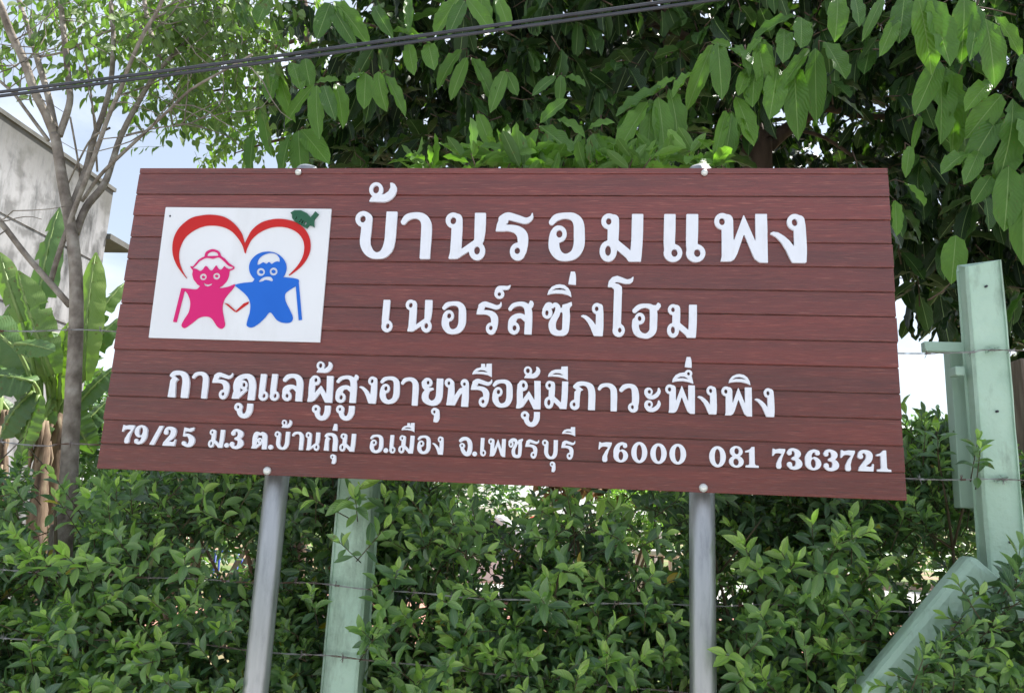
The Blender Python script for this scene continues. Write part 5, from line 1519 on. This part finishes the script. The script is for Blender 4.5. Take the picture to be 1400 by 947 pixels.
def banana(crown, stem, Y, ws, leaves, label, petioles=True):
    c = at(*crown, Y)
    root = empty('banana_plant', (c.x, Y, 0)); tag(root, label, 'banana plant', 'banana plants behind the hedge')
    pts = [tuple(at(x, y, Y)) for x, y in stem]
    last = Vector(pts[-1]); pts.append((last.x - 0.01, last.y, -0.1))
    C = catmull(pts, 5)
    k = (Y - CAM.y) / FPX
    tube_obj('stem', C, np.interp(np.linspace(0, 1, len(C)), [0, 0.12, 1], [ws * 0.22, ws * 0.42, ws * 0.62]) * k, M_sheath, root, 14, 0.26)
    # hanging dry sheaths
    A = Acc()
    for q in range(22):
        i = random.randint(0, len(C) - 3); p = np.array(C[i]); a = random.uniform(0, 2 * PI)
        off = np.array([math.cos(a), math.sin(a), 0]) * ws * 0.5 * k
        A.tube([p + off * 0.8, p + off * 1.25 - np.array([0, 0, 0.12]), p + off * 1.1 - np.array([0, 0, 0.3])], [0.012, 0.018, 0.003], 5, 0.3)
    o = link('dry_sheaths', A.mesh('dry_sheaths'), root, M_sheath); tag(o, kind='stuff')
    for (a, b, w_, tone, tear, dY) in leaves:
        pa = banana_leaf(a, b, w_, Y - 0.05 + dY * 0.5, Y + dY, tone, root, sag=random.uniform(0.05, 0.2), tear=tear)
        cc = np.array(c)
        mid = (cc + pa) / 2 + np.array([0, 0, 0.05])
        tube_obj('petiole', catmull([cc - np.array([0, 0, 0.1]), mid, pa], 5), np.linspace(0.024, 0.013, 11) * (Y - CAM.y) / 6, M_petiole, root, 8)
    return root


banana((75, 570), [(80, 560), (79, 600), (73, 660), (66, 720), (60, 800)], 3.2, 25,
       [((48, 470), (81, 284), 44, 0.42, 5, 0.2), ((72, 512), (24, 370), 54, 0.66, 2, -0.3), ((62, 512), (-30, 432), 78, 0.34, 0, -0.2), ((82, 545), (94, 440), 44, 0.97, 0, -0.1), ((66, 520), (48, 430), 40, 0.8, 1, -0.25), ((70, 560), (20, 640), 40, 0.45, 2, -0.2), ((88, 545), (128, 620), 40, 0.5, 1, 0.2), ((96, 500), (140, 440), 40, 0.8, 0, 0.3),
        ((114, 520), (131, 345), 44, 0.78, 1, 0.1), ((95, 520), (170, 430), 42, 0.38, 2, 0.3), ((100, 560), (160, 500), 34, 0.25, 0, 0.2), ((105, 480), (172, 385), 30, 0.6, 3, 0.4), ((60, 520), (40, 400), 30, 0.2, 3, 0.6),
        ((98, 600), (150, 545), 36, 0.12, 0, 0.3)],
       'tall banana plant just left of the grey trunk, one leaf standing upright above the others')
banana((58, 580), [(62, 575), (58, 610), (55, 660), (52, 710), (46, 800)], 3.0, 22,
       [((46, 522), (-40, 515), 62, 0.36, 1, -0.2), ((45, 535), (0, 600), 50, 0.3, 0, -0.1), ((52, 540), (30, 620), 34, 0.6, 1, -0.1), ((30, 440), (0, 345), 34, 0.68, 1, -0.1), ((20, 470), (75, 480), 34, 0.45, 2, -0.3), ((48, 560), (15, 500), 32, 0.3, 0, 0.2), ((50, 455), (98, 462), 34, 0.22, 0, 0.3),
        ((70, 545), (118, 470), 26, 0.5, 0, 0.3)],
       'banana plant with low arching leaves, its stem closely left of the tall one')
banana((0, 560), [(6, 560), (4, 600), (4, 660), (2, 720)], 3.6, 12,
       [((-10, 520), (20, 410), 40, 0.3, 2, 0), ((-5, 530), (40, 470), 40, 0.5, 2, 0.1), ((0, 545), (45, 610), 26, 0.2, 0, 0.2), ((-10, 500), (-60, 400), 40, 0.5, 0, 0)],
       'banana plant at the left edge of the picture')
banana((262, 600), [(262, 610), (246, 650), (243, 690), (240, 740)], 3.2, 15,
       [((285, 600), (345, 640), 34, 0.75, 0, -0.1), ((240, 560), (190, 640), 40, 0.3, 2, 0), ((262, 560), (262, 500), 40, 0.4, 0, 0), ((290, 690), (335, 635), 34, 0.85, 0, -0.3), ((260, 640), (290, 700), 22, 0.4, 0, -0.2)],
       'banana plant whose brown stem shows under the billboard, left of the left steel pole')
banana((285, 610), [(280, 610), (275, 650), (273, 690), (271, 740)], 3.5, 12,
       [((300, 590), (330, 520), 40, 0.4, 0, 0), ((280, 560), (230, 540), 30, 0.4, 0, 0)],
       'thinner banana plant showing under the billboard, next to the left steel pole')

# ================================================================== THINGS BEHIND THE HEDGE
M_blackp = noise_mat('dark glass', [(0.3, (0.02, 0.025, 0.03)), (0.7, (0.03, 0.035, 0.04))], rough=0.1, bump=0)
M_paintw = noise_mat('white car paint', [(0.3, (0.6, 0.61, 0.62)), (0.7, (0.66, 0.67, 0.68))], rough=0.25, bump=0)
M_tyre = noise_mat('tyre rubber', [(0.3, (0.015, 0.015, 0.015)), (0.7, (0.03, 0.03, 0.03))], rough=0.8, bump=0)
M_cream = noise_mat('cream painted plaster', [(0.3, (0.55, 0.50, 0.38)), (0.7, (0.64, 0.59, 0.46))], rough=0.8, bump=0.1)
M_stoneseat = noise_mat('pale terrazzo', [(0.3, (0.45, 0.43, 0.38)), (0.7, (0.6, 0.58, 0.52))], scale=30, rough=0.7, bump=0.1)
M_tealcloth = noise_mat('teal canvas', [(0.3, (0.0, 0.12, 0.11)), (0.7, (0.01, 0.17, 0.15))], rough=0.8, bump=0.1)
M_bluemetal = noise_mat('blue painted metal', [(0.3, (0.01, 0.04, 0.30)), (0.7, (0.02, 0.06, 0.38))], rough=0.4, bump=0)
M_oldwood = noise_mat('weathered boards', [(0.3, (0.12, 0.085, 0.065)), (0.7, (0.28, 0.23, 0.19))], scale=5, stretch=(8, 8, 1), rough=0.85, bump=0.3)
M_redplastic = noise_mat('red plastic', [(0.3, (0.55, 0.02, 0.02)), (0.7, (0.62, 0.03, 0.03))], rough=0.4, bump=0)

# car
Yc = 13.0
c = at(655, 700, Yc)
car = empty('parked_car', (c.x, Yc, 0)); tag(car, 'pale parked car glimpsed through the gap under the billboard', 'car')
def car_part(name, prof, y0, y1, mat, inset=0.0):
    bm = bmesh.new()
    a = [bm.verts.new((c.x + x, Yc + y0, z)) for x, z in prof]; b = [bm.verts.new((c.x + x, Yc + y1, z)) for x, z in prof]
    k = len(prof)
    bm.faces.new(a); bm.faces.new(b[::-1])
    for i in range(k): bm.faces.new((a[i], b[i], b[(i + 1) % k], a[(i + 1) % k]))
    bmesh.ops.bevel(bm, geom=bm.edges[:], offset=0.05, segments=2, affect='EDGES', clamp_overlap=True)
    return link(name, bm_mesh(name, bm), car, mat)
car_part('body', [(-2.1, 0.35), (2.1, 0.32), (2.15, 0.75), (1.95, 0.98), (1.2, 1.05), (-1.4, 1.08), (-2.05, 1.0), (-2.15, 0.7)], -0.85, 0.85, M_paintw)
car_part('cabin', [(1.15, 1.03), (0.45, 1.52), (-1.0, 1.58), (-1.75, 1.05)], -0.72, 0.72, M_paintw)
for s in (-1,):
    car_part('side_window', [(0.95, 1.08), (0.38, 1.44), (-0.3, 1.47), (-0.3, 1.08)], -0.735, -0.70, M_blackp)
    car_part('side_window', [(-0.38, 1.08), (-0.38, 1.47), (-0.95, 1.49), (-1.5, 1.10)], -0.735, -0.70, M_blackp)
for wx in (-1.35, 1.35):
    for wy in (-0.8, 0.8):
        wh = tube_obj('wheel', [(c.x + wx, Yc + wy - 0.1, 0.32), (c.x + wx, Yc + wy + 0.1, 0.32)], 0.32, M_tyre, car, 24)
        V, T3, Q4 = tube_np([(c.x + wx, Yc + wy - 0.112 * (1 if wy < 0 else -1), 0.32), (c.x + wx, Yc + wy - 0.08, 0.32)], 0.19, 16)
        r = bpy.data.objects.new('rim', mesh_np('rim', V, T3, Q4)); COL.objects.link(r); r.data.materials.append(M_galv); r.parent = wh
# cream garden column
def simple(name, label, cat, loc, group=None):
    r = empty(name, loc); tag(r, label, cat, group); return r
Yg = 9.0
cc = at(756, 690, Yg)
r = simple('cream_column', 'slim cream column seen under the middle of the billboard', 'column', (cc.x, Yg, 0))
link('shaft', bm_mesh('shaft', box_bm((cc.x, Yg, 1.3), (0.10, 0.10, 2.6), 0.01)), r, M_cream)
link('base', bm_mesh('base', box_bm((cc.x, Yg, 0.06), (0.2, 0.2, 0.12), 0.01)), r, M_cream)
# red and white ball-like lamp on a stand
q = at(731, 713, 7.5)
r = simple('garden_light', 'red and white garden lamp just left of the slim cream column', 'lamp', (q.x, 7.5, 0))
tube_obj('stand', [(q.x, 7.5, 0), (q.x, 7.5, q.z - 0.06)], 0.02, M_paintw, r, 10)
tube_obj('shade', [(q.x, 7.5, q.z + t) for t in (-0.12, -0.09, -0.03, -0.01)], [0.09, 0.13, 0.12, 0.06], M_paintw, r, 18)
tube_obj('cap', [(q.x, 7.5, q.z + t) for t in (-0.03, 0.0, 0.05, 0.07)], [0.075, 0.08, 0.06, 0.01], M_redplastic, r, 18)
# terrazzo bench and table
for (px, py, Y, w_, h_, lab, nm, ct) in ((897, 755, 8.5, 0.62, 0.10, 'pale terrazzo bench glimpsed through the hedge left of the right steel pole', 'garden_bench', 'bench'),):
    q = at(px, py, Y)
    r = simple(nm, lab, ct, (q.x, Y, 0))
    z = q.z
    link('seat', bm_mesh('seat', box_bm((q.x, Y, z), (w_, 0.4, 0.07), 0.015)), r, M_stoneseat)
    link('backrest', bm_mesh('backrest', box_bm((q.x, Y + 0.2, z + 0.22), (w_ * 0.9, 0.06, 0.10), 0.02)), r, M_stoneseat)
    for s in (-1, 1):
        link('leg', bm_mesh('leg', box_bm((q.x + s * w_ * 0.35, Y, z / 2 - 0.02), (0.09, 0.3, z - 0.03), 0.01)), r, M_stoneseat)
# folded teal parasol
q = at(897, 690, 9.0)
r = simple('folded_parasol', 'folded teal parasol behind the hedge, left of the right steel pole', 'parasol', (q.x, 9.0, 0))
tube_obj('pole', [(q.x, 9.0, 0), (q.x, 9.0, q.z + 0.32)], 0.02, M_paintw, r, 10)
tube_obj('canopy', [(q.x, 9.0, q.z + t) for t in (-0.35, -0.3, 0.0, 0.15, 0.3)], [0.10, 0.13, 0.09, 0.055, 0.015], M_tealcloth, r, 12, 0.3)
# blue metal trestle and stacked boards
q = at(312, 770, 6.5)
r = simple('blue_metal_trestle', 'blue metal trestle standing on the lawn, seen through the hedge left of the left pole', 'trestle', (q.x, 6.5, 0))
zt_ = at(312, 756, 6.5).z + 0.02
for sx in (-0.13, 0.13):
    for sy in (-0.12, 0.12):
        tube_obj('leg', [(q.x + sx * 1.2, 6.5 + sy, 0), (q.x + sx, 6.5 + sy * 0.4, zt_)], 0.012, M_bluemetal, r, 8)
tube_obj('crossbar', [(q.x - 0.15, 6.38, 0.3), (q.x + 0.14, 6.42, zt_ - 0.05)], 0.01, M_bluemetal, r, 8)
tube_obj('crossbar', [(q.x - 0.14, 6.42, zt_), (q.x + 0.14, 6.42, zt_)], 0.012, M_bluemetal, r, 8)
q = at(331, 782, 5.8)
for k in range(4):
    r = simple('leaning_board', ['leftmost of the weathered boards leaning behind the hedge, left of the left pole', 'second from the left of the weathered boards leaning behind the hedge', 'third from the left of the weathered boards leaning behind the hedge', 'rightmost of the weathered boards leaning behind the hedge, browner'][k], 'board', (q.x + k * 0.06, 5.8, 0), 'boards leaning behind the hedge')
    a, b = Vector((q.x - 0.55 + k * 0.065, 5.7, -0.02)), Vector((q.x + 0.12 + k * 0.065, 5.9 + 0.02 * k, 1.38 - 0.02 * k))
    d = (b - a).normalized(); X = Vector((0, 1, 0)).cross(d).normalized(); Z = X.cross(d)
    bm = box_bm((0, 0, 0), (0.05, (b - a).length, 0.02), 0.002)
    bmesh.ops.transform(bm, matrix=Matrix.Translation((a + b) / 2) @ Matrix((X, d, Z)).transposed().to_4x4(), verts=bm.verts)
    link('board', bm_mesh('board', bm), r, M_oldwood if k < 3 else M_bark2)
# weathered timber at the right edge, behind the post
q0, q1 = at(1386, 492, 1.0), at(1410, 700, 1.0)
o = link('timber_post', bm_mesh('timber_post', box_bm(((q0.x + 0.07), 1.0, q0.z / 2), (0.14, 0.10, q0.z), 0.01)), None, M_oldwood)
tag(o, 'weathered grey brown timber post at the right edge, behind the tall green post', 'post')


# background shrubs and trees
def bush(name, label, cat, cpx, cpy, Y, rx, ry, rz, nclu, mat, T, size, tone, trunk=None, group=None, seed=1, dead=False):
    random.seed(seed)
    c = np.array(at(cpx, cpy, Y))
    root = empty(name, (c[0], Y, 0)); tag(root, label, cat, group)
    Lv = Leaves(); tws = Acc()
    for _ in range(nclu):
        v = rnd3(); v /= np.linalg.norm(v)
        rr = random.random() ** 0.35
        if v[1] > 0.3: continue
        p = c + v * rr * np.array([rx, ry, rz]) * (1 + 0.15 * math.sin(v[0] * 7 + v[2] * 9))
        if p[2] < 0.1: continue
        d = unit(v + rnd3() * 0.5 + np.array([0, 0, 0.2]))
        for k in range(7):
            ld = unit(d + rnd3() * 0.7 + np.array([0, 0, -0.2]))
            Lv.add(p + rnd3() * size * 0.4, ld, unit(rnd3() * 0.5 + np.array([0, -0.4, 0.9])), size * random.uniform(0.7, 1.2), size * 0.42, random.uniform(*tone))
    for k in range(5):
        a = rnd3() * np.array([rx, ry, rz]) * 0.5
        tws.tube([np.array([c[0], Y, 0.0 if trunk is None else max(0, c[2] - rz * 0.9)]), (c + a) * 0.5 + np.array([c[0], Y, 0]) * 0.5, c + a], [0.03, 0.02, 0.006], 6)
    if trunk:
        tube_obj('trunk', [(c[0], Y, -0.1), (c[0] + 0.1, Y, c[2] * 0.5), (c[0], Y, c[2])], [trunk * 1.2, trunk, trunk * 0.6], M_bark2, root, 12, 0.1)
    me = leaves_mesh('leaves', Lv.arr(), T); me.materials.append(mat)
    o = link('leaves', me, root); tag(o, kind='stuff')
    o = link('branches', tws.mesh('branches'), root, M_bark2); tag(o, kind='stuff')


gb = 'shrubs growing in the garden behind the hedge'
bush('garden_shrub', 'dark garden shrub showing under the right end of the billboard', 'shrub', 1120, 690, 4.2, 1.1, 0.7, 0.75, 900, M_leafhedge, T_hedge, 0.09, (0.0, 0.3), group=gb, seed=2)
bush('garden_shrub', 'light green shrub seen under the billboard beside the teal parasol', 'shrub', 868, 700, 6.0, 0.33, 0.3, 0.33, 300, M_leafhedge, T_hedge, 0.06, (0.5, 0.85), group=gb, seed=3)
bush('garden_shrub', 'dark garden shrub between the left steel pole and the half covered post', 'shrub', 420, 690, 4.0, 0.8, 0.6, 0.8, 700, M_leafhedge, T_hedge, 0.08, (0.05, 0.35), group=gb, seed=4)
bush('garden_shrub', 'dark garden shrub behind the hedge right of the half covered post', 'shrub', 570, 690, 4.6, 0.75, 0.6, 0.7, 600, M_leafhedge, T_hedge, 0.08, (0.05, 0.3), group=gb, seed=5)
bush('dried_creeper', 'brown dried creeper hanging over a garden frame, under the billboard centre', 'creeper', 830, 650, 6.5, 0.9, 0.35, 0.28, 420, M_deadleaf, T_hedge, 0.11, (0.1, 1.0), seed=6)
gt = 'trees far behind the garden'
for i, (px, py, Y, rx, rz, lab) in enumerate([
        (20, 560, 16, 2.4, 2.6, 'pale far tree showing between the banana stems at the left edge'),
        (230, 640, 14, 3.0, 2.0, 'far dark tree behind the banana plants under the left end of the billboard'),
        (560, 655, 24, 4.5, 2.6, 'far tree behind the billboard, over the half covered post'),
        (900, 655, 26, 4.5, 2.8, 'far tree behind the billboard, over the garden parasol'),
        (1180, 660, 24, 4.0, 2.4, 'far tree behind the lower right corner of the billboard'),
        (1390, 660, 22, 3.5, 2.2, 'far low tree beyond the tall post at the right edge')]):
    bush('background_tree', lab, 'tree', px, py, Y, rx, 1.6, rz, 1100, M_leafsmall if i == 0 else M_leafhedge, T_hedge, 0.26, (0.1, 0.6), trunk=0.15, group=gt, seed=20 + i)

# unseen tree row added behind the camera to darken the sign's lower reflections
random.seed(77)
Lv = Leaves(); tws = Acc()
for k in range(16):
    cx_, cy_, hh_ = -26 + k * 3.5 + random.uniform(-1, 1), -13 + random.uniform(-1.5, 1.5), random.uniform(3.0, 4.4)
    tws.tube([(cx_, cy_, -0.1), (cx_ + 0.1, cy_, hh_ * 0.7)], [0.18, 0.08], 8)
    for _ in range(260):
        v = rnd3(); v /= np.linalg.norm(v)
        p = np.array([cx_, cy_, hh_ * 0.58]) + v * random.random() ** 0.33 * np.array([2.3, 1.6, hh_ * 0.45])
        if p[2] < 0.2: continue
        for j in range(3):
            Lv.add(p + rnd3() * 0.2, unit(rnd3()), unit(rnd3()), 0.55, 0.3, random.uniform(0, 0.4))
me = leaves_mesh('added_reflection_trees', Lv.arr(), T_hedge[2:]); me.materials.append(M_leafhedge)
o = bpy.data.objects.new('added_reflection_trees', me); COL.objects.link(o); tag(o, kind='stuff')
o2 = link('trunks', tws.mesh('trunks'), o, M_bark2); tag(o2, kind='stuff')
